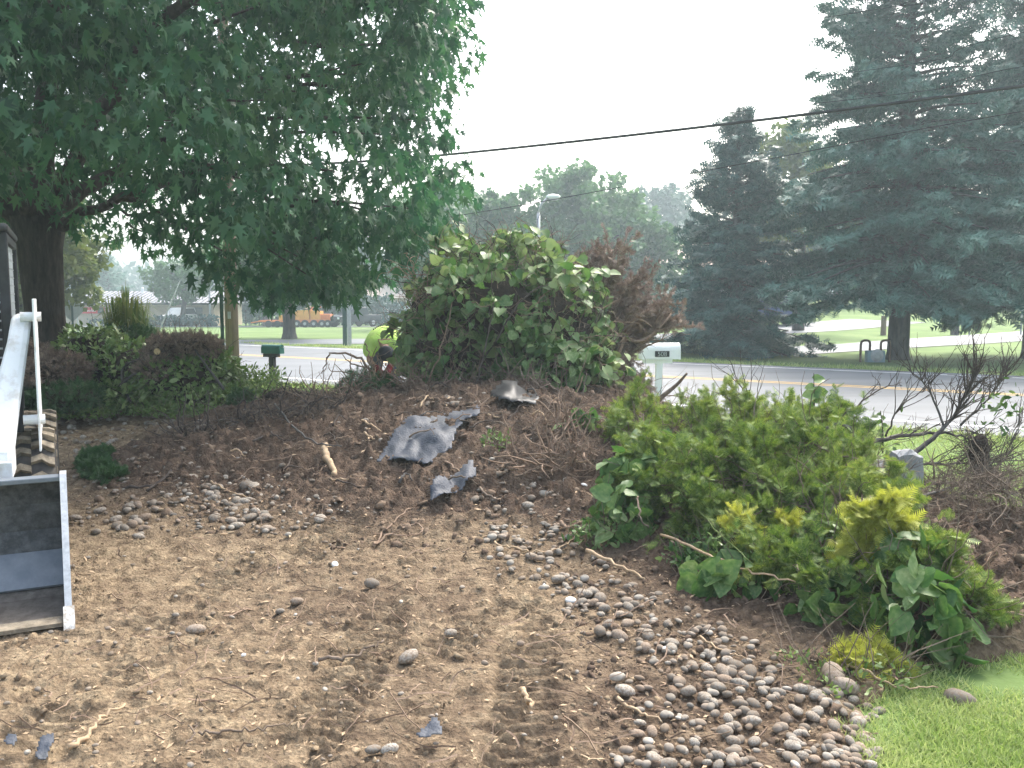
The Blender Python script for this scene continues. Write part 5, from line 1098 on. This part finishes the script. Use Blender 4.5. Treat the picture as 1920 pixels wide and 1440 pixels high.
# grey slab standing on edge
import bmesh
def slab(label, px, py, Y, w_, h_, d_, rz, seed, tilt=.1):
    b = bmesh.new(); bmesh.ops.create_cube(b, size=1); bmesh.ops.subdivide_edges(b, edges=b.edges[:], cuts=5, use_grid_fill=True)
    for v in b.verts:
        q = v.co; k = 1-.10*max(0, q.z*2)*abs(q.x*2); n_ = Vector([float(fbm(np.array(q.x*3+i*7+seed), np.array(q.z*3+q.y*3), 3, seed+i)) for i in range(3)]); r = q.length; q2 = q.lerp(q.normalized()*.62, .28); v.co = Vector((q2.x*w_*k, q2.y*d_, q2.z*h_))+n_*.16*Vector((w_, d_, h_))
    me = bpy.data.meshes.new('slab'); b.to_mesh(me); b.free(); me.polygons.foreach_set('use_smooth', np.zeros(len(me.polygons), bool)); me.materials.append(M['slab']); o = link('stone_slab', me); p = at(px, py, Y); o.location = tuple(p); o.rotation_euler = (tilt, .1, rz); return tag(o, label, 'stone')
slab('big pale grey stone slab standing on edge behind the cedar heap', 1690, 895, 5.85, .24, .36, .14, .3, 3)
slab('darker grey stone just left of the standing slab', 1650, 900, 6.1, .22, .26, .16, -.3, 8)

# ------------------------------------------------------------ sheets of landscape fabric
def sheet(label, poly, lift=.05, m='plastic', name='plastic_sheet', cell=6, wr=.045, seed=0, label_cat='plastic sheet'):
    poly = np.array(poly, float); x0, y0 = poly.min(0); x1, y1 = poly.max(0); gx = np.arange(x0, x1+cell, cell); gy = np.arange(y0, y1+cell, cell); X, Y = np.meshgrid(gx, gy)
    dd = inside(X, Y, [tuple(p) for p in poly]); idx = -np.ones(X.shape, int); V = []; c = hit(*poly.mean(0))
    for j in range(X.shape[0]):
        for i in range(X.shape[1]):
            if dd[j, i] > -cell*.9:
                px, py = X[j, i], Y[j, i]; p = hit(px, py); up = lift*(.5+fbm(np.array(px*.022+seed), np.array(py*.03), 3, 5+seed)*2.4)+wr*abs(math.sin(px*.032+py*.05+5*float(fbm(np.array(px*.015), np.array(py*.02), 2, seed))))*1.2+.022
                up += wr*.22*abs(math.sin(px*.11-py*.05+seed+4*float(fbm(np.array(px*.02), np.array(py*.03), 2, seed+3)))); idx[j, i] = len(V); V.append(p+np.array([0, -up*.55, max(.015, up)]))
    Fc = [(idx[j, i], idx[j, i+1], idx[j+1, i+1], idx[j+1, i]) for j in range(X.shape[0]-1) for i in range(X.shape[1]-1) if min(idx[j, i], idx[j, i+1], idx[j+1, i+1], idx[j+1, i]) >= 0]
    V = np.array(V)-c; me = mesh_np(name, V, np.array(Fc), M[m], True); o = link(name, me); o.location = tuple(map(float, c)); s_ = o.modifiers.new('thick', 'SOLIDIFY'); s_.thickness = .003; return tag(o, label, label_cat)
sheet('large torn grey blue fabric sheet draped over the earth mound', [(708, 876), (730, 845), (745, 815), (765, 797), (800, 795), (830, 786), (862, 778), (896, 770), (900, 790), (868, 800), (852, 822), (846, 852), (800, 882), (780, 872)], .03, wr=.02, cell=4)
sheet('crumpled dark fabric scrap lower on the mound right of the big sheet', [(808, 952), (815, 925), (850, 900), (885, 880), (893, 905), (870, 925), (835, 945)], .04, seed=4, cell=5)
sheet('dark fabric rag twisted at the crest by the vine heap', [(920, 748), (950, 735), (1000, 745), (1012, 765), (975, 772), (935, 768)], .05, 'blackpaint', seed=6, cell=5)
sheet('small black plastic corner sticking up left on the far rubble', [(172, 780), (182, 768), (190, 779)], .03, 'blackpaint', seed=7, cell=3)
sheet('blue grey plastic scrap at the bottom left corner', [(72, 1432), (84, 1405), (108, 1392), (104, 1410), (92, 1435)], .02, seed=9, cell=4, wr=.01)
sheet('small grey rag at the bottom edge right of centre', [(782, 1392), (800, 1382), (815, 1368), (822, 1372), (832, 1388), (812, 1392), (795, 1397)], .02, seed=10, cell=4, wr=.012)
sheet('tiny dark scrap beside the bottom left plastic scrap', [(12, 1402), (22, 1390), (34, 1392), (30, 1408)], .012, seed=12, cell=4, wr=.008)

# ------------------------------------------------------------ sticks and roots, each its own thing
for lab, pts, r, m in (
 ('pale stick lying across the soil, bottom left', [(132, 1410), (165, 1385), (190, 1355), (238, 1328)], .011, 'palewood'),
 ('crooked brown stick in the middle of the flat soil', [(597, 1240), (655, 1238), (690, 1222), (718, 1206)], .010, 'twig'),
 ('thin stick low in the middle near the bottom edge', [(370, 1380), (440, 1378), (500, 1370), (545, 1362)], .006, 'twig'),
 ('short pale splinter right of the tyre ridges', [(980, 1302), (990, 1318), (998, 1334)], .014, 'palewood'),
 ('pale split stick beside the cobbles', [(1155, 1315), (1185, 1332), (1235, 1360)], .010, 'palewood'),
 ('small pale chip of wood above the bottom edge at right of centre', [(1085, 1425), (1125, 1435)], .006, 'palewood'),
 ('long thin grey stick leaning down the mound to the stubby root', [(515, 768, .05), (550, 810, .05), (590, 845, .06), (640, 852, .05)], .013, 'barkgrey'),
 ('stubby pale root piece in the middle of the mound', [(608, 848, .03), (612, 868, .03), (622, 882, .02), (630, 895, .01)], .040, 'palewood'),
 ('pale stick above the left heap of stones', [(398, 908), (430, 925), (465, 938)], .010, 'palewood'),
 ('looping pale root at the right foot of the mound', [(700, 1025), (740, 1000), (780, 985), (792, 1000), (760, 1010), (700, 1005)], .008, 'root'),
 ('thin root running down from the dark fabric scrap', [(700, 1028), (725, 995), (760, 965), (775, 955)], .009, 'root'),
 ('thin curved root below the reddish roots', [(925, 1022), (980, 1035), (1040, 1038), (1080, 1010)], .008, 'palewood'),
 ('knobbly root with pale broken end left of the cedar heap', [(1052, 990, .03), (1066, 1005, .04), (1090, 998, .05), (1105, 1008, .04)], .014, 'root'),
 ('dark stick along the slope behind the wheel', [(232, 920), (280, 915), (320, 890), (340, 850)], .016, 'twigdark'),
 ('second dark stick beside the first behind the wheel', [(275, 925), (305, 905), (335, 870)], .012, 'twigdark'),
 ('broken brown stick on the crest near the stones', [(760, 760, .03), (800, 752, .03), (840, 765, .02)], .010, 'root'),
 ('arched root rising from the crest at the foot of the vines', [(880, 735, .02), (910, 705, .12), (945, 690, .2), (975, 700, .12)], .020, 'palewood'),
 ('thin stick slanting over the reddish roots', [(970, 905, .03), (1040, 880, .05), (1120, 860, .04)], .006, 'twig'),
 ('thin straight root on the slope below the big sheet', [(700, 915), (715, 890), (730, 875)], .007, 'root'),
 ('slender stick near the bottom edge, left of the grey rag', [(350, 1400), (365, 1378), (366, 1360)], .005, 'twig'),
 ('thin stick lying at the foot of the yellow bough', [(1310, 1200), (1350, 1225), (1400, 1240)], .006, 'palewood'),
 ('grey branch lying on the lawn at the far right', [(1650, 1000, .1), (1740, 960, .1), (1850, 920, .1), (1925, 900, .1)], .012, 'barkgrey'),
 ('thin branch at the lower right edge over the lawn', [(1810, 1180, .05), (1860, 1165, .08), (1925, 1150, .06)], .009, 'twig'),
 ('second thin branch at the lower right edge, lying flat', [(1800, 1225, .02), (1860, 1215, .03), (1925, 1222, .03)], .007, 'twig')):
    stick(lab, pts, r, m)
rs = random.Random(5)
for i in range(46):
    px = rs.uniform(430, 1080); py = rs.uniform(735, 930) if px > 620 else rs.uniform(790, 920); a_ = rs.uniform(-.9, .9); l_ = rs.uniform(25, 70); dx, dy = l_*math.cos(a_), l_*math.sin(a_)*.6
    stick('thin dead root or stem strewn over the earth mound', [(px, py, .02+rs.random()*.05), (px+dx*.5, py+dy*.5+rs.uniform(-8, 8), .03+rs.random()*.08), (px+dx, py+dy, .01+rs.random()*.05)], rs.uniform(.005, .011), rs.choice(['root', 'twig', 'twigdark', 'palewood', 'barkgrey']), 'stick', 5, cat='stick', grp='dead stems strewn over the mound')
# many fine rootlets and chips nobody could count
def debris():
    mb = MB()
    for i in range(1500):
        Y = 3.2*math.exp(RNG.random()*1.35); X = Y*RNG.uniform(-.56, .56)
        if inside(np.array(X), np.array(Y), SOIL) < .1: continue
        z = float(H(X, Y, False)); 
        if z < .12 and RNG.random() < .5: continue
        W = walk((X, Y, z+.01), (RNG.normal(), RNG.normal(), .15*RNG.normal()), .06+.22*RNG.random(), 5, .5); mb.tube(W, .0015+.003*RNG.random(), 3, False)
    o = mb.build('rootlets', M['root']); tag(o, 'scattered fine rootlets lying over the soil', 'roots', kind='stuff')
debris()

# ------------------------------------------------------------ stones, clods, grass
SM = []
for k in range(9):
    b = bmesh.new(); bmesh.ops.create_icosphere(b, subdivisions=2, radius=.5); e = (1, .62+.3*random.random(), .42+.28*random.random())
    for v in b.verts:
        q = v.co.copy(); n_ = 1+.22*float(fbm(np.array(q.x*2.2+k*5), np.array(q.y*2.2+q.z*2.4), 2, 70+k)); v.co = Vector((q.x*e[0], q.y*e[1], q.z*e[2]))*n_
    me = bpy.data.meshes.new('stone_mesh'); b.to_mesh(me); b.free(); me.polygons.foreach_set('use_smooth', np.ones(len(me.polygons), bool)); me.materials.append(M['stone']); SM.append(me)
def stone(p, s, label, group=None, k=None, rot=None, m=None, cat='stone', name='stone'):
    me = SM[k if k is not None else random.randrange(9)]
    if m: me = me.copy(); me.materials.clear(); me.materials.append(M[m])
    o = link(name, me); o.location = tuple(map(float, p)); o.scale = (s, s, s); o.rotation_euler = rot or (random.uniform(-.35, .35), random.uniform(-.35, .35), random.uniform(0, 6.28)); return tag(o, label, cat, group)
def onpx(px, py, wpx, label, **kw):
    p = hit(px, py); s = wpx*np.linalg.norm(p-np.array([0, 0, CH]))/F; stone(p+np.array([0, 0, s*.07]), s, label, **kw)
for px, py, w_, lab in ((697, 1097, 30, 'rounded tan stone alone in the middle of the flat soil'), (766, 1234, 40, 'pale egg shaped stone standing proud, low in the middle'), (845, 1190, 27, 'round stone up and right of the pale egg shaped stone'), (557, 1131, 24, 'small smooth oval stone left of the middle'),
        (368, 1184, 36, 'flat grey oval stone between the loader bucket and the middle'), (525, 1150, 24, 'flat tan stone left below the small oval stone'), (1125, 1188, 36, 'large dark cobble at the left edge of the cedar heap'), (1562, 1272, 60, 'biggest pale boulder at the foot of the yellow cedar bough'), (1585, 1293, 52, 'flat grey cobble just below the biggest pale boulder'),
        (1172, 1300, 38, 'grey oval stone alone on dark soil left of the cobbles'), (1200, 1360, 26, 'upper left one of three small cobbles in a cluster'), (1194, 1380, 30, 'pale lower one of three small cobbles in a cluster'), (1222, 1374, 30, 'right hand dark one of three small cobbles in a cluster'), (1640, 1130, 26, 'grey stone lying in the leaves of the cedar heap'), (360, 900, 26, 'round stone on the slope above the left stone heap'),
        (1047, 1088, 32, 'oval cobble at the top of the right hand stone strip'), (700, 1408, 34, 'left tan cobble at the bottom edge beside the grey rag'), (730, 1410, 34, 'right tan cobble at the bottom edge beside the grey rag'), (990, 950, 26, 'stone sunk in the slope below the reddish roots'), (1800, 1318, 52, 'flat mud coloured stone on the lawn edge at right'),
        (600, 975, 34, 'brown lump of stone at the foot of the mound'), (890, 940, 24, 'pale stone beside the crumpled dark fabric scrap')):
    onpx(px, py, w_, lab)
for px, py, w_, lab in ((628, 1060, 20, 'white chip standing upright on the soil'), (1070, 1127, 22, 'white chunk on the cobbles left of the cedar heap'), (1248, 1218, 14, 'white scrap among the dark cobbles'), (1095, 912, 14, 'white scrap under the leafy sprig'), (877/1.92, 1230, 9, 'small white pebble low at left'), (1020, 1100, 8, 'tiny white chip near the stone strip')):
    onpx(px, py, w_, lab, m='gravelwhite', name='white_chip', cat='debris')
def zone(n, poly, w0, w1, lab, grp, big=True, lift=0.):
    poly = [tuple(p) for p in poly]; xs_ = [p[0] for p in poly]; ys_ = [p[1] for p in poly]; out = []
    while len(out) < n:
        px, py = random.uniform(min(xs_), max(xs_)), random.uniform(min(ys_), max(ys_))
        if inside(np.array(px), np.array(py), poly) < 0: continue
        out.append((px, py, random.uniform(w0, w1)*(1.25 if random.random() < .15 else 1)))
    return [(o, lab, grp, lift) for o in out]
def sub(z):
    out = []
    for (q, lab, grp, lift) in z:
        c = 'left' if q[0] < 1330 else 'middle' if q[0] < 1480 else 'right'; v_ = 'bottom' if q[1] > 1385 else 'upper'; out.append((q, 'river cobble at the %s %s of the cobble bed, bottom right' % (v_, c), 'cobbles, %s %s of the bed' % (v_, c), lift))
    return out
Z = []
Z += sub(zone(128, [(1270, 1300), (1360, 1250), (1500, 1285), (1640, 1320), (1650, 1440), (1150, 1440), (1180, 1400), (1290, 1390)], 16, 33, 'river cobble in the bed at the bottom right', 'cobbles in the bottom right bed', lift=.08))
Z += zone(46, [(1060, 1090), (1150, 1100), (1290, 1190), (1420, 1240), (1400, 1290), (1300, 1270), (1180, 1210), (1060, 1140)], 15, 30, 'cobble in the strip along the foot of the cedar heap', 'cobbles along the foot of the cedar heap')
Z += zone(30, [(380, 915), (480, 905), (520, 950), (500, 1000), (420, 985), (370, 950)], 15, 27, 'stone in the small heap left of the mound foot', 'stones in the small heap left of the mound')
Z += zone(20, [(135, 965), (300, 940), (330, 990), (230, 1020), (140, 1010)], 14, 26, 'stone strewn right of the loader bucket', 'stones strewn right of the bucket')
Z += zone(19, [(790, 722), (850, 728), (900, 760), (880, 775), (810, 750)], 11, 19, 'stone on the crest in front of the vine heap', 'stones on the crest of the mound')
for (px, py, w_), lab, grp, lift in Z:
    p = hit(px, py); s = w_*np.linalg.norm(p-np.array([0, 0, CH]))/F; stone(p+np.array([0, 0, s*(-.02+lift*random.random())]), s, lab, grp)
def stones_rest():
    V = []; Fs = []; n0 = 0; Z = zone(120, [(1150, 1250), (1360, 1230), (1500, 1285), (1690, 1330), (1720, 1440), (1120, 1440), (1180, 1380)], 12, 26, '', '')+zone(190, [(900, 1000), (1060, 1000), (1180, 1090), (1420, 1200), (1480, 1270), (1250, 1250), (1060, 1150), (930, 1080)], 8, 22, '', '')+zone(150, [(330, 880), (560, 900), (720, 960), (560, 1005), (300, 1000)], 6, 14, '', '')\
        +zone(190, [(60, 765), (420, 760), (560, 790), (480, 820), (60, 835)], 5, 14, '', '')+zone(120, [(600, 760), (900, 720), (1010, 790), (1000, 900), (700, 930)], 5, 13, '', '')+zone(170, [(140, 830), (420, 820), (600, 900), (380, 960), (140, 1010)], 5, 14, '', '')+zone(150, [(0, 1250), (140, 1000), (1150, 1000), (1150, 1440), (0, 1440)], 4, 13, '', '')+zone(120, [(900, 880), (1080, 880), (1100, 1020), (900, 1020)], 6, 16, '', '')
    tv = [np.array([v.co[:] for v in m.vertices]) for m in SM]; tf = [np.array([p.vertices[:] for p in m.polygons]) for m in SM]
    for (px, py, w_), _, _, _ in Z:
        p = hit(px, py)
        if soilmask(np.array(p[0]), np.array(p[1])) < .3: continue
        s = w_*np.linalg.norm(p-np.array([0, 0, CH]))/F; k = random.randrange(9); R_ = np.array(Matrix.Rotation(random.uniform(0, 6.28), 3, 'Z') @ Matrix.Rotation(random.uniform(-.5, .5), 3, 'X'))
        V.append(tv[k] @ R_.T*s+p+np.array([0, 0, s*.04])); Fs.append(tf[k]+n0); n0 += len(tv[k])
    o = link('small_stones', mesh_np('small_stones', np.concatenate(V), np.concatenate(Fs), M['stone'], True)); tag(o, 'small stones and pebbles strewn through the soil', 'stones', kind='stuff')
stones_rest()
b = bmesh.new(); bmesh.ops.create_icosphere(b, subdivisions=1, radius=.5); ICO = (np.array([v.co[:] for v in b.verts]), np.array([[v.index for v in f.verts] for f in b.faces])); b.free()
def clods(n, m, name, lab, s0, s1, flt):
    Y = 2.9*np.exp(RNG.random(n)*1.62); X = Y*RNG.uniform(-.6, .6, n); k = (inside(X, Y, SOIL) > .1) & flt(X, Y); X = X[k]; Y = Y[k]; n = len(X)
    z = H(X, Y); s = (s0+(s1-s0)*RNG.random(n)**5)*(.6+Y*.1); P = np.stack([X, Y, z-s*.02], 1); sc = s[:, None]*RNG.uniform(.5, 1.25, (n, 3))*np.array([1.1, 1.1, .65])
    V, Fc = scatter(ICO[0]*1., ICO[1], P, rdir(n), np.tile([0, 0, 1.], (n, 1))+RNG.normal(size=(n, 3))*.3, sc)
    V = V+RNG.normal(size=V.shape)*np.repeat(s, len(ICO[0]))[:, None]*.10
    o = link(name, mesh_np(name, V, Fc, m)); tag(o, lab, 'soil', kind='stuff')
clods(15000, M['clod'], 'soil_clods', 'dark crumbs and clods of soil over the mound', .012, .07, lambda X, Y: ((H(X, Y, False) > .08) | (X > .3)) & ~((Y < 5.5) & (X < .35)))
clods(6500, M['clodtan'], 'tan_soil_crumbs', 'tan crumbs of dry soil over the flat ground', .008, .045, lambda X, Y: H(X, Y, False) <= .14)
def chips():
    n = 5200; Y = 2.9*np.exp(RNG.random(n)*1.5); X = Y*RNG.uniform(-.6, .6, n); k = inside(X, Y, SOIL) > .1; X = X[k]; Y = Y[k]; n = len(X); P = np.stack([X, Y, H(X, Y)+.006], 1); A = rdir(n); A[:, 2] *= .25
    o = mats_scatter('wood_chips', ([(0, 0, 0), (.16, .5, .05), (0, 1, 0), (-.16, .5, .05)], [(0, 1, 2), (0, 2, 3)]), P, A, np.tile([0, 0, 1.], (n, 1))+RNG.normal(size=(n, 3))*.3, (.012+.045*RNG.random(n)**2)*(.5+.1*Y), M['palewood'], None); tag(o, 'wood chips and dry leaf bits strewn over the soil', 'wood chips', kind='stuff')
chips()
BLADE = ([(-.5, 0, 0), (.5, 0, 0), (.35, .55, .08), (-.35, .55, .08), (0, 1, .35)], [(0, 1, 2), (0, 2, 3), (3, 2, 4)])
def blades(n, fx, hh, wd, name, lab, m='grassblade'):
    X, Y = fx(n); z = np.maximum(groundz(X, Y), -.01); patch = fbm(X*1.5, Y*1.5, 3, 88); k = RNG.random(len(X)) < .58+patch*2.6; X, Y, z = X[k], Y[k], z[k]; n = len(X)
    A = rdir(n)*.75; A[:, 2] = .8; h = hh*(.5+.8*RNG.random(n)); V, Fc = scatter(BLADE[0], BLADE[1], np.stack([X, Y, z-.004], 1), A, rdir(n), np.stack([wd*np.ones(n)*(.6+.8*RNG.random(n)), h, h], 1))
    o = link(name, mesh_np(name, V, Fc, M[m])); tag(o, lab, 'grass', kind='stuff')
def reg1(n):
    Y = RNG.uniform(2.9, 5.8, n*3); X = Y*RNG.uniform(.38, .62, n*3); d = inside(X, Y, SOIL)+.55*fbm(X*1.6, Y*1.6, 3, 5); k = (d < .06+.45*RNG.random(n*3)**3); return X[k][:n], Y[k][:n]
blades(24000, reg1, .045, .0060, 'grass', 'short pale green grass at the bottom right corner')
def reg2(n):
    Y = 5.8*np.exp(RNG.random(n*2)*1.0); X = Y*RNG.uniform(.05, .62, n*2); d = inside(X, Y, SOIL)+.55*fbm(X*1.6, Y*1.6, 3, 5); o_ = (X*.553+(Y-16.6)*.833); k = (d < .1) & (o_ < -.8); return X[k][:n], Y[k][:n]
blades(70000, reg2, .055, .008, 'grass', 'mown grass between the cedar heap and the road')
def reg3(n):
    t = RNG.uniform(-22, 22, n*2); o_ = np.where(RNG.random(n*2) < .6, 10.0+RNG.random(n*2)**2*.9, -.8-RNG.random(n*2)**2*.8); X = RD[0]*t+RN[0]*o_; Y = 16.6+RD[1]*t+RN[1]*o_; k = (inside(X, Y, SOIL) < 0) & (np.abs(X/Y) < .62); return X[k][:n], Y[k][:n]
blades(26000, reg3, .13, .018, 'grass', 'ragged grass fringe along the road edges')
def reg4(n):
    Y = RNG.uniform(12.3, 17, n*2); X = RNG.uniform(-6.5, -1.5, n*2); o_ = (X*.553+(Y-16.6)*.833); k = (inside(X, Y, SOIL) < .2) & (o_ < -.7); return X[k][:n], Y[k][:n]
blades(16000, reg4, .16, .012, 'grass', 'longer grass and weeds between the soil and the road at left')

# ------------------------------------------------------------ the worker, bent over behind the mound
def skinmesh(name, V, Ed, R, m, parent, sub=2, rootv=0):
    me = bpy.data.meshes.new(name); me.from_pydata([tuple(map(float, v)) for v in V], Ed, []); me.update(); o = link(name, me, parent); me.materials.append(m)
    s_ = o.modifiers.new('skin', 'SKIN'); sv = me.skin_vertices[0].data
    for i, r in enumerate(R): sv[i].radius = (r, r) if not hasattr(r, '__len__') else r; sv[i].use_root = (i == rootv)
    s_.use_smooth_shade = True; u = o.modifiers.new('sub', 'SUBSURF'); u.levels = sub; u.render_levels = sub; return o
def worker():
    X0, Y0 = -2.02, 13.9; g0 = float(surf(X0, Y0)); root = thing('person', 'person in a bright lime shirt and dark cap, bent over behind the mound', 'person', (X0, Y0, g0))
    Z = lambda z: z-g0
    pel = (0, .25, Z(1.10)); spn = (.0, .02, Z(1.26)); che = (.02, -.20, Z(1.22)); nk = (.07, -.38, Z(1.08)); hd = (.10, -.47, Z(.98)); ht = (.11, -.50, Z(.90))
    sl = (-.17, -.24, Z(1.10)); sr = (.22, -.24, Z(1.14)); el_ = (-.17, -.34, Z(.86)); er = (.26, -.36, Z(.90)); wl_ = (.02, -.50, Z(.72)); wr = (.13, -.50, Z(.74)); hl = (.06, -.54, Z(.66)); hr = (.12, -.54, Z(.67))
    hpl = (-.11, .26, Z(1.02)); hpr = (.11, .26, Z(1.02)); kl = (-.16, .10, g0*0+.50); kr = (.16, .14, .50); al = (-.16, .26, .09); ar = (.17, .30, .09); tl = (-.17, .10, .04); tr_ = (.18, .14, .04)
    V = [pel, spn, che, nk, hd, ht, sl, el_, wl_, hl, sr, er, wr, hr, hpl, kl, al, tl, hpr, kr, ar, tr_]
    Ed = [(0, 1), (1, 2), (2, 3), (3, 4), (4, 5), (2, 6), (6, 7), (7, 8), (8, 9), (2, 10), (10, 11), (11, 12), (12, 13), (0, 14), (14, 15), (15, 16), (16, 17), (0, 18), (18, 19), (19, 20), (20, 21)]
    R = [.15, .14, .15, .06, .09, .085, .07, .048, .035, .03, .07, .048, .035, .03, .095, .065, .042, .045, .095, .065, .042, .045]
    skinmesh('body', V, Ed, R, M['skin'], root)
    skinmesh('shirt', [pel, spn, che, (.065, -.37, Z(1.09)), sl, (-.19, -.33, Z(.90)), sr, (.27, -.34, Z(.94))], [(0, 1), (1, 2), (2, 3), (2, 4), (4, 5), (2, 6), (6, 7)], [.20, .215, .215, .118, .13, .115, .13, .115], M['hivis'], root)
    skinmesh('trousers', [pel, hpl, kl, (al[0], al[1], .14), hpr, kr, (ar[0], ar[1], .14)], [(0, 1), (1, 2), (2, 3), (0, 4), (4, 5), (5, 6)], [.165, .12, .085, .075, .12, .085, .075], M['jeans'], root)
    for s_, a_, t_ in ((-1, al, tl), (1, ar, tr_)):
        skinmesh('boot', [(a_[0], a_[1]+.02, .12), (a_[0], a_[1]+.02, .05), (t_[0], t_[1], .045), (t_[0], t_[1]-.07, .04)], [(0, 1), (1, 2), (2, 3)], [.062, .06, .055, .045], M['capcloth'], root)
    c = MB(); mt = Matrix.Translation(Vector(hd)+Vector((.01, -.03, .02))) @ Matrix.Rotation(2.2, 4, 'X') @ Matrix.Rotation(.15, 4, 'Y'); c.lathe([(.122, -.02), (.124, .02), (.112, .07), (.08, .105), (.03, .12), (.005, .122)], 0, 0, 18, mt); cp_ = c.build('cap', M['capcloth'], root, True)
    bv = MB(); v = []; n = 9
    for i in range(n):
        t = math.pi*(i/(n-1)); 
        for r0, z0 in ((.11, -.02), (.115+.075*math.sin(t), -.03)): v.append(mt @ Vector((r0*math.cos(t), -r0*math.sin(t), z0)))
    bv.add(v, [(2*i, 2*i+1, 2*i+3, 2*i+2) for i in range(n-1)]); b_ = bv.build('peak', M['capcloth'], cp_); so_ = b_.modifiers.new('t', 'SOLIDIFY'); so_.thickness = .004
    for h_, w_, s_ in ((hl, wl_, -1), (hr, wr, 1)):
        V = [w_, h_, tuple(np.array(w_)*.5+np.array(el_ if s_ < 0 else er)*.5)]; Ed = [(0, 1), (0, 2)]; R = [.055, .055, .062]; d = np.array(h_)-np.array(w_); d /= np.linalg.norm(d)
        for f in range(4):
            b = np.array(h_)+np.array([(f-1.5)*.024, -.005, -.02]); k = len(V); L = (.034, .042, .04, .03)[f]; V += [tuple(b), tuple(b+d*L), tuple(b+d*L*1.5+np.array([-s_*.012, .028, -.012]))]; Ed += [(1, k), (k, k+1), (k+1, k+2)]; R += [.014, .012, .010]
        b = np.array(h_)+np.array([-s_*.045, 0, .015]); k = len(V); V += [tuple(b), tuple(b+np.array([-s_*.02, -.01, -.035])), tuple(b+np.array([-s_*.015, -.005, -.06]))]; Ed += [(1, k), (k, k+1), (k+1, k+2)]; R += [.015, .013, .011]
        skinmesh('glove', V, Ed, R, M['redglove'], root, 1)
    # face under the peak: nose and ears
    f = MB(); hc = Vector(ht); f.lathe([(.018, -.02), (.012, .02)], 0, 0, 6, Matrix.Translation(hc+Vector((0, -.03, -.075)))); f.build('nose', M['skin'], root)
    for s_ in (-1, 1): f = MB(); f.lathe([(.008, -.025), (.016, 0), (.008, .025)], 0, 0, 6, Matrix.Translation(Vector(hd)+Vector((s_*.10, 0, -.02)))); f.build('ear', M['skin'], root)
    # unreadable dark print in an arc across the upper back
    pr = MB()
    for i in range(11):
        t = -.5+i/10; pr.box(-.010, .010, -.004, .004, -.012, .016, Matrix.Translation((.01+t*.26, -.17-.025*abs(t)*2, Z(1.405-.12*t*t*1.2+.05*t))) @ Matrix.Rotation(-.9, 4, 'X'))
    pr.build('shirt_print', M['capcloth'], root)['kind'] = 'stuff'
worker()
# sawn root end by the worker
p = at(745, 697, 10.6); mb = MB(); mb.tube([(.1, .35, -.08), (0, 0, 0)], .034, 12); o = mb.build('sawn_root', M['root'], None, True); o.location = tuple(p); tag(o, 'sawn off root with round pale end beside the worker', 'root'); mb = MB(); mb.tube([(0, 0, 0), (-.003, -.010, .001)], .037, 12); mb.build('sawn_end', M['cutwood'], o)

# ------------------------------------------------------------ haze: one closed box of thin even air
hz = MB(); hz.box(-320, 320, -320, 320, -4, 19); m = bpy.data.materials.new('haze'); m.use_nodes = True; N = m.node_tree.nodes; N.clear()
ou = N.new('ShaderNodeOutputMaterial'); pv = N.new('ShaderNodeVolumePrincipled'); pv.inputs['Color'].default_value = (.78, .95, 1, 1); pv.inputs['Density'].default_value = .0025; pv.inputs['Anisotropy'].default_value = .3
m.node_tree.links.new(pv.outputs[0], ou.inputs['Volume']); o = hz.build('haze', m); o['kind'] = 'stuff'; o['label'] = 'thin pale haze in the air over the whole place'
